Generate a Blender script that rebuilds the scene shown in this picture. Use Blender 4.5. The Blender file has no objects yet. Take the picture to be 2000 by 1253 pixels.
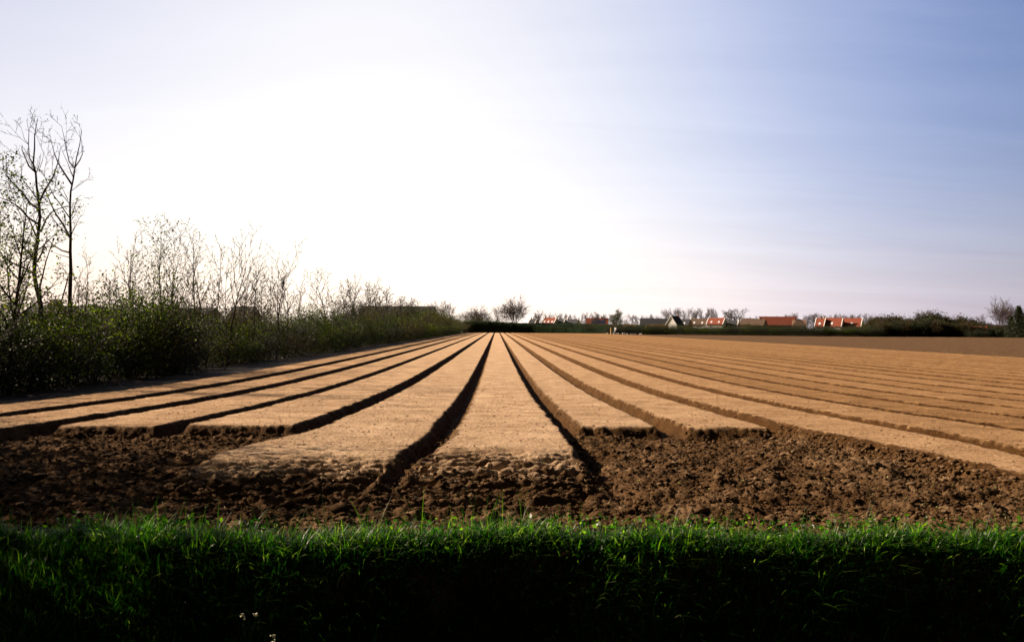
import bpy, math, random
import numpy as np
from mathutils import Vector, Matrix

S = bpy.context.scene
C = S.collection
R = math.radians
# ------------------------------------------------------------------ camera
FPX = 1944.0            # focal length in pixels of the 2000 px wide frame
CAMZ = 2.15
YAW = math.atan(30 / FPX); PIT = math.atan(12.7 / FPX); ROL = 0.006
f_ = Vector((math.sin(YAW) * math.cos(PIT), math.cos(YAW) * math.cos(PIT), math.sin(PIT)))
R0 = Vector((math.cos(YAW), -math.sin(YAW), 0)); U0 = R0.cross(f_)
r_ = R0 * math.cos(ROL) + U0 * math.sin(ROL); u_ = U0 * math.cos(ROL) - R0 * math.sin(ROL)
cd = bpy.data.cameras.new('camera'); cam = bpy.data.objects.new('camera', cd); C.objects.link(cam)
M = Matrix((r_, u_, -f_)).transposed().to_4x4(); M.translation = Vector((0, 0, CAMZ))
cam.matrix_world = M
cd.sensor_width = 36; cd.lens = FPX * 36 / 2000; cd.clip_start = 0.1; cd.clip_end = 20000
S.camera = cam

def at(x, y, Y):
    """The point at world depth Y seen at pixel x, y of the 2000 x 1253 frame."""
    d = f_ + r_ * ((x - 1000) / FPX) - u_ * ((y - 626.5) / FPX)
    k = Y / d.y
    return Vector((d.x * k, Y, CAMZ + d.z * k))

# ------------------------------------------------------------------ light
SUN_AZ = R(68); SUN_EL = R(29)      # azimuth to the left of the rows
SV = Vector((-math.sin(SUN_AZ) * math.cos(SUN_EL), math.cos(SUN_AZ) * math.cos(SUN_EL), math.sin(SUN_EL)))
sd = bpy.data.lights.new('sun', 'SUN'); sun = bpy.data.objects.new('sun', sd); C.objects.link(sun)
sun.rotation_euler = SV.to_track_quat('Z', 'Y').to_euler()
sd.energy = 5.0; sd.angle = R(0.55); sd.color = (1.0, 0.785, 0.60)

W = bpy.data.worlds.new('World'); S.world = W; W.use_nodes = True
nt = W.node_tree; nt.nodes.clear()
def wn(t, **k):
    n = nt.nodes.new(t)
    for a, b in k.items(): setattr(n, a, b)
    return n
sky = wn('ShaderNodeTexSky', sky_type='NISHITA', sun_disc=False)
sky.sun_elevation = SUN_EL; sky.sun_rotation = -SUN_AZ
sky.altitude = 0; sky.air_density = 1.0; sky.dust_density = 2.0; sky.ozone_density = 2.0
gam = wn('ShaderNodeGamma'); gam.inputs[1].default_value = 1.15
nt.links.new(sky.outputs[0], gam.inputs[0])
tint = wn('ShaderNodeMix', data_type='RGBA', blend_type='MULTIPLY'); tint.inputs[0].default_value = 1
tint.inputs[7].default_value = (0.55, 0.435, 0.315, 1)
nt.links.new(gam.outputs[0], tint.inputs[6])
# thin high cirrus on a plane overhead
tc = wn('ShaderNodeTexCoord'); sep = wn('ShaderNodeSeparateXYZ'); nt.links.new(tc.outputs['Generated'], sep.inputs[0])
za = wn('ShaderNodeMath', operation='ADD'); za.inputs[1].default_value = 0.12; nt.links.new(sep.outputs[2], za.inputs[0])
dv = []
for i in range(2):
    m = wn('ShaderNodeMath', operation='DIVIDE'); nt.links.new(sep.outputs[i], m.inputs[0]); nt.links.new(za.outputs[0], m.inputs[1]); dv.append(m)
cmb = wn('ShaderNodeCombineXYZ'); nt.links.new(dv[0].outputs[0], cmb.inputs[0]); nt.links.new(dv[1].outputs[0], cmb.inputs[1])
mp = wn('ShaderNodeMapping'); mp.inputs['Rotation'].default_value = (0, 0, R(-14)); mp.inputs['Scale'].default_value = (0.35, 1.5, 1)
nt.links.new(cmb.outputs[0], mp.inputs[0])
nz = wn('ShaderNodeTexNoise'); nz.inputs['Scale'].default_value = 1.3; nz.inputs['Detail'].default_value = 7; nz.inputs['Roughness'].default_value = 0.62
nz.inputs['Distortion'].default_value = 0.5
nt.links.new(mp.outputs[0], nz.inputs['Vector'])
rp = wn('ShaderNodeMapRange'); rp.inputs[1].default_value = 0.35; rp.inputs[2].default_value = 0.8; rp.inputs[3].default_value = 0.0; rp.inputs[4].default_value = 0.15
nt.links.new(nz.outputs[0], rp.inputs[0])
cl = wn('ShaderNodeMix', data_type='RGBA', blend_type='MIX')
nt.links.new(rp.outputs[0], cl.inputs[0]); nt.links.new(tint.outputs[2], cl.inputs[6]); cl.inputs[7].default_value = (5.5, 5.6, 5.4, 1)
# the bright hazy glow of thin cloud on the sun's side of the sky, and pale haze low over the land
def vmath(op, a, b=None):
    m = wn('ShaderNodeVectorMath', operation=op); nt.links.new(a, m.inputs[0])
    if b is not None: m.inputs[1].default_value = b
    return m
def smath(op, a, b):
    m = wn('ShaderNodeMath', operation=op); nt.links.new(a, m.inputs[0])
    if isinstance(b, (int, float)): m.inputs[1].default_value = b
    else: nt.links.new(b, m.inputs[1])
    return m.outputs[0]
def glow(az, el, k, col, prev):
    g = (math.sin(R(az)) * math.cos(R(el)), math.cos(R(az)) * math.cos(R(el)), math.sin(R(el)))
    d = vmath('DOT_PRODUCT', tc.outputs['Generated'], g).outputs['Value']
    p = smath('POWER', smath('MAXIMUM', d, 0.0), k)
    a = wn('ShaderNodeMix', data_type='RGBA', blend_type='ADD'); nt.links.new(p, a.inputs[0]); nt.links.new(prev, a.inputs[6]); a.inputs[7].default_value = (*col, 1)
    return a.outputs[2], d
c_, d1 = glow(-5, 11, 13.0, (5.2, 4.1, 1.25), cl.outputs[2])
c_, d2 = glow(2, 5, 2.5, (0.0, 0.85, 4.0), c_)
hz_ = smath('POWER', smath('MAXIMUM', smath('ADD', smath('MULTIPLY', sep.outputs[2], -1.0), 1.0), 0.0), 12.0)
hz2 = smath('MULTIPLY', hz_, smath('MAXIMUM', smath('ADD', smath('MULTIPLY', d1, 0.85), 0.12), 0.0))
ha = wn('ShaderNodeMix', data_type='RGBA', blend_type='ADD'); nt.links.new(hz2, ha.inputs[0]); nt.links.new(c_, ha.inputs[6]); ha.inputs[7].default_value = (4.7, 3.5, 1.7, 1)
bg = wn('ShaderNodeBackground'); bg.inputs[1].default_value = 0.05
# sky behind the camera dimmed by hand to cut the fill light
bk = smath('MULTIPLY_ADD', vmath('DOT_PRODUCT', tc.outputs['Generated'], (-0.42, 0.86, 0.10)).outputs['Value'], 1.0)
bk.node.inputs[2].default_value = 0.25; bk.node.use_clamp = True
bk = smath('MAXIMUM', bk, 0.14)
dk_ = wn('ShaderNodeVectorMath', operation='SCALE'); nt.links.new(ha.outputs[2], dk_.inputs[0]); nt.links.new(bk, dk_.inputs['Scale'])
nt.links.new(dk_.outputs[0], bg.inputs[0])
out = wn('ShaderNodeOutputWorld'); nt.links.new(bg.outputs[0], out.inputs[0])

S.view_settings.view_transform = 'Standard'; S.view_settings.look = 'None'
S.view_settings.gamma = 1; S.view_settings.exposure = 1.5
S.render.engine = 'CYCLES'
S.cycles.max_bounces = 5; S.cycles.diffuse_bounces = 2; S.cycles.transmission_bounces = 3; S.cycles.transparent_max_bounces = 4

# ------------------------------------------------------------------ helpers
def tag(o, label=None, cat=None, group=None, kind=None):
    if label: o['label'] = label
    if cat: o['category'] = cat
    if group: o['group'] = group
    if kind: o['kind'] = kind
    return o
def empty(name, loc, rz=0.0, sc=1.0):
    o = bpy.data.objects.new(name, None); C.objects.link(o); o.location = loc; o.rotation_euler = (0, 0, rz)
    o.scale = (sc, sc, sc) if not hasattr(sc, '__len__') else sc
    return o
def link(name, me, parent=None):
    o = bpy.data.objects.new(name, me); C.objects.link(o)
    if parent: o.parent = parent
    return o
def mesh_np(name, V, F, mat, nper=None, attrs=None, smooth=False):
    """V (n,3), F (m,k) all faces alike, or a list of such arrays."""
    me = bpy.data.meshes.new(name)
    V = np.asarray(V, dtype=np.float32)
    Fs = F if isinstance(F, list) else [F]
    Fs = [np.asarray(a, dtype=np.int32) for a in Fs if len(a)]
    me.vertices.add(len(V)); me.vertices.foreach_set('co', V.ravel())
    loops = np.concatenate([a.ravel() for a in Fs]); tot = np.concatenate([np.full(len(a), a.shape[1], np.int32) for a in Fs])
    st = np.concatenate([[0], np.cumsum(tot)[:-1]]).astype(np.int32)
    me.loops.add(len(loops)); me.loops.foreach_set('vertex_index', loops)
    me.polygons.add(len(tot)); me.polygons.foreach_set('loop_start', st); me.polygons.foreach_set('loop_total', tot)
    if smooth: me.polygons.foreach_set('use_smooth', np.ones(len(tot), dtype=bool))
    if attrs:
        for k, v in attrs.items():
            a = me.attributes.new(k, 'FLOAT', 'POINT'); a.data.foreach_set('value', np.asarray(v, np.float32))
    me.update(calc_edges=True)
    if mat: me.materials.append(mat)
    return me

def hash2(ix, iy, seed):
    n = (ix.astype(np.int64) * 374761393 + iy.astype(np.int64) * 668265263 + seed * 1274126177) & 0x7fffffff
    n = ((n ^ (n >> 13)) * 1103515245 + 12345) & 0x7fffffff
    n = ((n ^ (n >> 15)) * 69069 + 1) & 0x7fffffff
    return (n & 0xffff) / 65535.0
def vnoise(x, y, seed=0):
    xi = np.floor(x); yi = np.floor(y); fx = x - xi; fy = y - yi
    fx = fx * fx * (3 - 2 * fx); fy = fy * fy * (3 - 2 * fy)
    a = hash2(xi, yi, seed); b = hash2(xi + 1, yi, seed); c = hash2(xi, yi + 1, seed); d = hash2(xi + 1, yi + 1, seed)
    return (a + (b - a) * fx) * (1 - fy) + (c + (d - c) * fx) * fy
def fbm(x, y, oct=4, seed=0, gain=0.5):
    s = 0; a = 1; t = 0
    for o in range(oct):
        s = s + a * vnoise(x * 2 ** o + 17.3 * o, y * 2 ** o - 9.1 * o, seed + o); t += a; a *= gain
    return s / t
def sst(a, b, x):
    t = np.clip((x - a) / (b - a), 0, 1); return t * t * (3 - 2 * t)

# ------------------------------------------------------------------ materials
def mat_new(name, rough=0.9, spec=0.2):
    m = bpy.data.materials.new(name); m.use_nodes = True
    n = m.node_tree; b = n.nodes['Principled BSDF']; b.inputs['Roughness'].default_value = rough
    b.inputs['Specular IOR Level'].default_value = spec
    return m, n, b
def N(n, t, **k):
    x = n.nodes.new(t)
    for a, b in k.items(): setattr(x, a, b)
    return x
def noise_node(n, scale, detail=4, rough=0.6, coord='Object', sc=None):
    t = N(n, 'ShaderNodeTexCoord'); z = N(n, 'ShaderNodeTexNoise'); z.inputs['Scale'].default_value = scale
    z.inputs['Detail'].default_value = detail; z.inputs['Roughness'].default_value = rough
    if sc:
        mp = N(n, 'ShaderNodeMapping'); mp.inputs['Scale'].default_value = sc; n.links.new(t.outputs[coord], mp.inputs[0]); n.links.new(mp.outputs[0], z.inputs['Vector'])
    else: n.links.new(t.outputs[coord], z.inputs['Vector'])
    return z
def ramp(n, src, stops):
    r = N(n, 'ShaderNodeValToRGB'); e = r.color_ramp.elements
    while len(e) > len(stops): e.remove(e[-1])
    while len(e) < len(stops): e.new(0.5)
    for i, (p, c) in enumerate(stops): e[i].position = p; e[i].color = (*c, 1)
    n.links.new(src, r.inputs[0]); return r
def mixc(n, a, b, fac, mode='MIX'):
    m = N(n, 'ShaderNodeMix', data_type='RGBA', blend_type=mode)
    for i, v in ((0, fac), (6, a), (7, b)):
        if isinstance(v, (int, float)): m.inputs[i].default_value = v
        elif isinstance(v, tuple): m.inputs[i].default_value = (*v, 1)
        else: n.links.new(v, m.inputs[i])
    return m.outputs[2]
def bump(n, b, src, dist, strength=1.0, prev=None):
    u = N(n, 'ShaderNodeBump'); u.inputs['Distance'].default_value = dist; u.inputs['Strength'].default_value = strength
    n.links.new(src, u.inputs['Height'])
    if prev is not None: n.links.new(prev, u.inputs['Normal'])
    n.links.new(u.outputs[0], b.inputs['Normal']); return u.outputs[0]

def m_soil():
    m, n, b = mat_new('soil', 1.0, 0.05)
    at_ = N(n, 'ShaderNodeAttribute', attribute_name='dry'); tn = N(n, 'ShaderNodeAttribute', attribute_name='tone')
    z1 = noise_node(n, 26, 6, 0.75); z2 = noise_node(n, 1.1, 5, 0.6); z3 = noise_node(n, 140, 2, 0.6)
    dry = ramp(n, z1.outputs[0], [(0.32, (0.10, 0.066, 0.042)), (0.43, (0.37, 0.27, 0.175)), (0.55, (0.54, 0.405, 0.275)), (0.70, (0.76, 0.60, 0.43))])
    wet = ramp(n, z1.outputs[0], [(0.3, (0.026, 0.013, 0.005)), (0.55, (0.080, 0.047, 0.022)), (0.8, (0.22, 0.140, 0.075))])
    c = mixc(n, wet.outputs[0], dry.outputs[0], at_.outputs['Fac'])
    v = ramp(n, z2.outputs[0], [(0.35, (0.66, 0.62, 0.58)), (0.7, (1.1, 1.1, 1.1))])
    c = mixc(n, c, v.outputs[0], 1.0, 'MULTIPLY')
    v3 = ramp(n, z3.outputs[0], [(0.32, (0.55, 0.55, 0.55)), (0.68, (1.35, 1.35, 1.35))])
    c = mixc(n, c, v3.outputs[0], 1.0, 'MULTIPLY')
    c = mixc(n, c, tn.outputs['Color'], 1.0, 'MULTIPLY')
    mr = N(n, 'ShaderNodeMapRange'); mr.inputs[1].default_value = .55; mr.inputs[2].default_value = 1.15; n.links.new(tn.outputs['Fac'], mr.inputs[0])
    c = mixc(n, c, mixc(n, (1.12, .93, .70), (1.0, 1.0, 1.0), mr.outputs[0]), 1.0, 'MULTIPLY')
    hs = N(n, 'ShaderNodeHueSaturation'); hs.inputs['Saturation'].default_value = 1.08; n.links.new(c, hs.inputs['Color']); n.links.new(hs.outputs[0], b.inputs['Base Color'])
    p = bump(n, b, z1.outputs[0], 0.04)
    bump(n, b, z3.outputs[0], 0.012, 1.0, p)
    return m
def m_simple(name, c1, c2, scale=8, rough=0.9, spec=0.15, bd=0.01):
    m, n, b = mat_new(name, rough, spec)
    z = noise_node(n, scale, 4, 0.6)
    r = ramp(n, z.outputs[0], [(0.3, c1), (0.7, c2)]); n.links.new(r.outputs[0], b.inputs['Base Color'])
    if bd: bump(n, b, z.outputs[0], bd)
    return m
def m_leaf(name, stops, trans=0.5, rough=0.45, spec=0.4, tcol=1.6):
    m, n, b = mat_new(name, rough, spec)
    a = N(n, 'ShaderNodeAttribute', attribute_name='tint')
    r = ramp(n, a.outputs['Fac'], stops); n.links.new(r.outputs[0], b.inputs['Base Color'])
    t = N(n, 'ShaderNodeBsdfTranslucent')
    g = N(n, 'ShaderNodeMix', data_type='RGBA', blend_type='MULTIPLY'); g.inputs[0].default_value = 1
    n.links.new(r.outputs[0], g.inputs[6]); g.inputs[7].default_value = (1.1 * tcol, 1.35 * tcol, 0.5 * tcol, 1)
    n.links.new(g.outputs[2], t.inputs[0])
    mx = N(n, 'ShaderNodeMixShader'); mx.inputs[0].default_value = trans
    n.links.new(b.outputs[0], mx.inputs[1]); n.links.new(t.outputs[0], mx.inputs[2])
    n.links.new(mx.outputs[0], n.nodes['Material Output'].inputs[0])
    return m
SOIL = m_soil()
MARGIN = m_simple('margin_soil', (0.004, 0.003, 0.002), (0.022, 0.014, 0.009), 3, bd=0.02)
TURF = m_simple('turf', (0.008, 0.014, 0.004), (0.022, 0.032, 0.010), 6, 1.0, 0.05, 0.03)
DIKE = m_simple('dike_turf', (0.004, 0.010, 0.004), (0.013, 0.024, 0.008), 0.8, 1.0, 0.05, 0.1)
FAR = m_simple('far_land', (0.03, 0.045, 0.015), (0.07, 0.08, 0.03), 0.02, bd=0)
BARK = m_simple('bark', (0.018, 0.015, 0.012), (0.06, 0.05, 0.038), 12, 0.9, 0.2)
TWIG = m_simple('twig', (0.015, 0.011, 0.009), (0.045, 0.032, 0.026), 3, 0.8, 0.2, 0)
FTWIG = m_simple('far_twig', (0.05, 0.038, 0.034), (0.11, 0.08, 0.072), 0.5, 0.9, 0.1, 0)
GRASS = m_leaf('grass', [(0.0, (0.003, 0.016, 0.001)), (0.45, (0.010, 0.050, 0.003)), (0.80, (0.075, 0.135, 0.008)), (0.93, (0.15, 0.20, 0.06)), (1.0, (0.45, 0.40, 0.24))], 0.45, 0.45, 0.3, 2.4)
LEAF = m_leaf('leaf', [(0.0, (0.004, 0.007, 0.0015)), (0.5, (0.012, 0.020, 0.003)), (0.85, (0.085, 0.110, 0.010)), (1.0, (0.14, 0.11, 0.04))], 0.40, 0.6, 0.08, 1.7)
BROWNLEAF = m_leaf('brown_leaf', [(0.0, (0.014, 0.012, 0.005)), (0.5, (0.04, 0.030, 0.012)), (1.0, (0.12, 0.08, 0.035))], 0.35, 0.7, 0.2, 1.2)
DARKLEAF = m_leaf('dark_leaf', [(0.0, (0.006, 0.010, 0.004)), (0.6, (0.016, 0.024, 0.008)), (1.0, (0.035, 0.042, 0.014))], 0.25, 0.6, 0.2, 1.2)
BUD = m_leaf('bud', [(0.0, (0.02, 0.018, 0.010)), (1.0, (0.07, 0.055, 0.03))], 0.3, 0.6, 0.2, 1.2)
REED = m_leaf('reed', [(0.0, (0.05, 0.03, 0.016)), (1.0, (0.26, 0.16, 0.09))], 0.3, 0.7, 0.2, 1.2)

# ------------------------------------------------------------------ terrain
def crown(Y):
    t = np.maximum(Y - 14, 0) / 14
    return 0.52 * np.exp(-t ** 1.3)
# beds: left edge, right edge (metres), where the bed ends towards the camera, how sharp the end is, tone
B = [(-11.55, -10.05, 14, .3, .95), (-9.35, -8.0, 14.2, .3, .96), (-7.35, -5.75, 16.9, .45, .97), (-5.3, -3.5, 17.4, .5, 1.0),
     (-2.95, -1.08, 12.3, 2.1, 1.03), (-0.62, 1.04, 13.0, 2.6, 1.03), (1.47, 2.80, 17.5, .42, 1.0), (3.34, 4.72, 17.3, .45, .98),
     (5.32, 6.85, 4, .4, .95), (7.38, 8.84, 4, .3, .92), (9.16, 10.7, 4, .3, .70), (11.05, 12.55, 4, .3, .72)]
x = 12.9
rb = random.Random(4)
for k in range(15):
    w = 1.95 + rb.uniform(-.12, .12)
    B.append((x + rb.uniform(.0, .10), x + w - rb.uniform(.30, .42), 4, .3, rb.choice([.9, .84, .78, .9, .86]))); x += w
B = [(a, b, c, d, t * float(np.interp((a + b) / 2, [-12, -3, 0, 3, 9, 20, 45], [.94, 1.12, 1.22, 1.04, .78, .70, .67]))) for a, b, c, d, t in B]  # brighter centre, darker sides: lens vignetting painted into the bed tones
BEDS = B
XR = x
def edge_shift(xe, Y):
    """side of bed wanders a little and the two central beds flare at their near ends"""
    s = 0.05 * (fbm(Y * 0.35 + xe * 7.7, xe * 3.1 + Y * 0, 3, 5) - .5) + 0.11 * (fbm(Y * 2.6 + xe * 5, xe * 2.3 + Y * 0, 3, 8) - .5)
    if xe in (-0.62,): s = s - 0.42 * sst(15.5, 11.0, Y)
    if xe in (-1.08,): s = s - 0.28 * sst(15.5, 11.0, Y)
    if xe in (-2.95,): s = s - 0.65 * sst(16.5, 12.0, Y)
    if xe in (5.32,): s = s + 0.7 * sst(17.5, 11.0, Y) ** 1.2
    return s
def field_z(X, Y):
    """height, dryness, tone and bedness of the worked field"""
    base = crown(Y)
    inb = np.zeros_like(X); dry0 = np.zeros_like(X); rag = np.zeros_like(X); tone = np.full_like(X, .95)
    for i, (a, b, ye, sh, tn) in enumerate(BEDS):
        lo, hi = a - 1.2, b + 1.2
        m = (X > lo) & (X < hi)
        if not m.any(): continue
        x_, y_ = X[m], Y[m]
        ea = a + edge_shift(a, y_); eb = b + edge_shift(b, y_)
        wl = 0.12
        wa = wl if a != 5.32 else wl + .22 * sst(20, 13, y_)
        if a == 5.32: ea = ea + .14 * (fbm(x_ * 4, y_ * 4, 3, 66) - .5) * sst(22, 15, y_)
        nl_ = (fbm(x_ * 9, y_ * 7, 2, 88) - .5) * .09 * sst(70, 25, y_)
        lat = sst(-.01, .05, x_ - ea + nl_) * sst(-.01, .05, eb - x_ + nl_)
        p = np.clip(1 + (x_ - ea) / wa, 0, 1) ** .8 * np.clip(1 + (eb - x_) / wl, 0, 1) ** .8
        yy = ye + 0.5 * (fbm(x_ * 1.7, y_ * 0 + i, 3, 21) - .5) * (2.0 if sh > 1 else 0.45)
        e = sst(0, 1, (y_ - yy + sh) / sh)
        nn = fbm(x_ * 2.2, y_ * 6, 4, 77, .6) - .5
        if sh > 1:
            e = np.clip((y_ - yy + sh) / (sh + .4), 0, 1); rag[m] = np.maximum(rag[m], lat * sst(1.0, .72, e) * sst(0, .1, e)); dd = .9 * sst(.34, .74, e + nn * 1.3)
        else:
            e = np.clip(e + nn * 1.2 * e * (1 - e) * 2, 0, 1); dd = sst(.80, .98, e + nn * .3)
        p = p * e; dry0[m] = np.maximum(dry0[m], lat * dd)
        inb[m] = np.maximum(inb[m], p)
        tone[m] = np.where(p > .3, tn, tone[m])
    # shallow furrows among the far right beds
    depth = 0.24 - 0.10 * sst(8.7, 9.0, X) * sst(9.4, 9.2, X)
    depth = np.where(X > 9.5, 0.17, depth)
    head = sst(17.6, 16.6, Y) * sst(-13, -12, X) * sst(6.2, 5.4, X)
    n1 = fbm(X * 1.3, Y * 1.3, 3, 31); n2 = fbm(X * 6, Y * 7.5, 4, 41, .6); n3 = fbm(X * 22, Y * 24, 3, 51, .6)
    n4 = fbm(X * 2.6, Y * 3.6, 3, 35, .6)
    rough = (n1 - .5) * 0.10 + (n4 - .5) * .20 + (np.abs(n2 - .5) * -2 + .35) * 0.095 + (n3 - .5) * 0.06
    # tyre treads pressed across the near ends of the two central beds
    tr = (0.5 + 0.5 * np.sin((Y * 1.0 - X * 0.30) * 2 * np.pi / 0.25 + 2.5 * fbm(X * 1.2, Y * 1.2, 2, 9))) ** 1.5
    tmask = np.maximum(rag, .6 * sst(-3.2, -2.6, X) * sst(1.3, 1.0, X) * sst(11.6, 11.2, Y) * sst(9.2, 10.2, Y))
    tmask2 = sst(-5.4, -5.0, X) * sst(-3.6, -4.0, X) * sst(17.2, 16.9, Y) * sst(15.0, 15.6, Y)
    low = 1 - inb
    z = base - depth * low
    hr = np.maximum(low * head, rag * .22)
    z = z + hr * (rough + 0.02) + low * (1 - head) * (n2 - .5) * 0.07
    z = z - 0.13 * tr * np.maximum(tmask, tmask2) * (.5 + fbm(X * 1.5, Y * 3, 2, 19))
    z = z + (0.022 + .02 * sst(.55, .7, n2)) * (n3 - .5) * sst(90, 30, Y) + inb * 0.022 * (n1 - .5) * sst(60, 20, Y)
    z = z + 4 * inb * (1 - inb) * ((n2 - .5) * .10 + (n3 - .5) * .05) * sst(60, 22, Y)
    # furrow left over between the two headland parts, right of the centre bed
    z = z - 0.09 * np.exp(-((X - 1.27 - (14 - Y) * 0.04) / 0.13) ** 2) * sst(9.5, 11.5, Y) * sst(18, 16, Y) * low
    dry = np.maximum(dry0, head * low * (0.10 + .25 * sst(.5, .75, n4)))
    return z, dry, tone, inb
def rim(X): return 7.88 + 0.30 * (fbm(X * .8, X * 0, 3, 61) - .5) - .30 * np.exp(-((X + 1.35) / 1.1) ** 2) + .12 * sst(-2.6, -3.4, X)
def bank_z(X, Y):
    """road verge, ditch and the grassy bank that rises to the field"""
    r = rim(X)
    steep = np.interp(Y - r, [-1.2, -.85, -0.52, -0.10, 0.05, 0.5, 3], [-1.0, -.95, -.50, .38, .46, .42, .30])
    gentle = np.interp(Y - r, [-1.6, -1.3, -.85, -0.35, 0.0, 0.5, 3], [-1.0, -.8, -.30, .22, .43, .40, .30])
    k = .85 * sst(-2.2, -3.6, X)
    far = steep * (1 - k) + gentle * k
    near = np.interp(Y, [-60, 3.0, 3.4, 4.6, 5.3], [.5, .5, .46, -.7, -1.0])
    z = np.where(Y < 5.3, near, far)
    return z + 0.07 * (fbm(X * 1.4, Y * 1.4, 4, 71) - .5)
def ground_at(X, Y):
    z1 = field_z(X, Y)[0]; z2 = bank_z(X, Y); k = sst(0.0, .6, Y - rim(X))
    return z1 * k + z2 * (1 - k)

def grid(xs, ys):
    X, Y = np.meshgrid(xs, ys); nx, ny = len(xs), len(ys)
    i = np.arange(nx * ny, dtype=np.int32).reshape(ny, nx)
    F = np.stack([i[:-1, :-1], i[:-1, 1:], i[1:, 1:], i[1:, :-1]], -1).reshape(-1, 4)
    return X.ravel(), Y.ravel(), F
def submesh(V, F, keep, at_):
    f = F[keep]; u, inv = np.unique(f, return_inverse=True)
    return V[u], inv.reshape(f.shape), {k: v[u] for k, v in at_.items()}

ys = [7.3]
while ys[-1] < 420: ys.append(ys[-1] + max(0.03, 0.0038 * ys[-1]))
xs = np.concatenate([np.arange(-12.3, 9.5, 0.034), np.arange(9.5, 18, 0.045), np.arange(18, XR + 1.5, 0.065)])
X, Y, F = grid(xs, np.array(ys))
z, dry, tone, inb = field_z(X, Y)
kb = sst(0.0, .6, Y - rim(X)); z = z * kb + bank_z(X, Y) * (1 - kb)
V = np.stack([X, Y, z], -1)
cx = X[F].mean(1); cy = Y[F].mean(1)
hl = (cy < 17.75) & (cx > -12.3) & (cx < 5.9) & (inb[F].mean(1) < 0.5)
hl |= (cy < 9.3)
for nm, keep in (('field', ~hl), ('headland', hl)):
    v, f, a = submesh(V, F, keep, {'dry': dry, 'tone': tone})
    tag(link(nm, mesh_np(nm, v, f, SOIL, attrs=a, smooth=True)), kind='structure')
X, Y, F = grid(np.concatenate([np.linspace(-70, -9, 90), np.arange(-8.9, 9, 0.06), np.linspace(9.05, 260, 240)]), np.concatenate([np.linspace(-60, -.5, 40), np.arange(-.4, 8.35, 0.06)]))
tag(link('verge', mesh_np('verge', np.stack([X, Y, np.where(Y > 7.3, ground_at(X, Y) - .02 - .25 * sst(7.3, 7.45, Y), bank_z(X, Y))], -1), F, TURF, smooth=True)), kind='structure')
# margin between beds and hedge, and the flat field to the right of the beds
X, Y, F = grid(np.linspace(-70, -12.28, 120), np.concatenate([np.arange(8.3, 40, .25), np.linspace(40, 420, 160)]))
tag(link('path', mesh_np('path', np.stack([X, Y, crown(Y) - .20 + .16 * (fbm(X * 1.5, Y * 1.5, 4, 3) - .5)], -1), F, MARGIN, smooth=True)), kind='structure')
def m_field2():
    m, n, b = mat_new('harrowed_soil', 1.0, 0.05)
    z = noise_node(n, 3.2, 8, 0.85, sc=(1, .35, 1)); z2 = noise_node(n, .4, 4, 0.6)
    r = ramp(n, z.outputs[0], [(0.3, (0.025, 0.013, 0.006)), (0.55, (0.095, 0.056, 0.026)), (0.75, (0.21, 0.13, 0.065))])
    n.links.new(r.outputs[0], b.inputs['Base Color']); bump(n, b, z.outputs[0], 0.06); return m
X, Y, F = grid(np.linspace(XR + 1.38, 260, 500), np.concatenate([np.arange(8.3, 120, .5), np.linspace(120, 420, 160)]))
tag(link('harrowed_field', mesh_np('harrowed_field', np.stack([X, Y, crown(Y) - .16 + .22 * (fbm(X * 1.1, Y * .7, 4, 13) - .5)], -1), F, m_field2(), smooth=True)), kind='structure')
gx = [-9000, -69.9, 259.9, 9000]; gy = [-9000, -59.9, 419.5, 9000]
V = np.array([(a, b, -.5) for b in gy for a in gx]); F = np.array([(r0 * 4 + c0, r0 * 4 + c0 + 1, r0 * 4 + c0 + 5, r0 * 4 + c0 + 4) for r0 in range(3) for c0 in range(3) if (r0, c0) != (1, 1)])
tag(link('ground', mesh_np('ground', V, F, FAR)), kind='structure')

# ------------------------------------------------------------------ clods, crumbs and straw
rng = np.random.default_rng(7)
def blobs(P, r, rng, flat=.7):
    """small lumpy rocks: jittered octahedra-like 14-vertex balls"""
    t = (1 + 5 ** .5) / 2
    v = np.array([(-1, t, 0), (1, t, 0), (-1, -t, 0), (1, -t, 0), (0, -1, t), (0, 1, t), (0, -1, -t), (0, 1, -t), (t, 0, -1), (t, 0, 1), (-t, 0, -1), (-t, 0, 1)]) / 1.9
    f = np.array([(0, 11, 5), (0, 5, 1), (0, 1, 7), (0, 7, 10), (0, 10, 11), (1, 5, 9), (5, 11, 4), (11, 10, 2), (10, 7, 6), (7, 1, 8), (3, 9, 4), (3, 4, 2), (3, 2, 6), (3, 6, 8), (3, 8, 9), (4, 9, 5), (2, 4, 11), (6, 2, 10), (8, 6, 7), (9, 8, 1)])
    n = len(P)
    a = rng.uniform(0, 6.28, n); ca, sa = np.cos(a)[:, None], np.sin(a)[:, None]
    W_ = v[None] * rng.uniform(.6, 1.3, (n, 12, 1)) * np.stack([rng.uniform(.7, 1.5, n), rng.uniform(.7, 1.2, n), rng.uniform(.45, .9, n) * flat], -1)[:, None]
    x = W_[..., 0] * ca - W_[..., 1] * sa; y = W_[..., 0] * sa + W_[..., 1] * ca
    W_ = np.stack([x, y, W_[..., 2]], -1) * np.asarray(r)[:, None, None] + P[:, None]
    return W_.reshape(-1, 3), (f[None] + np.arange(n)[:, None, None] * 12).reshape(-1, 3)
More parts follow.
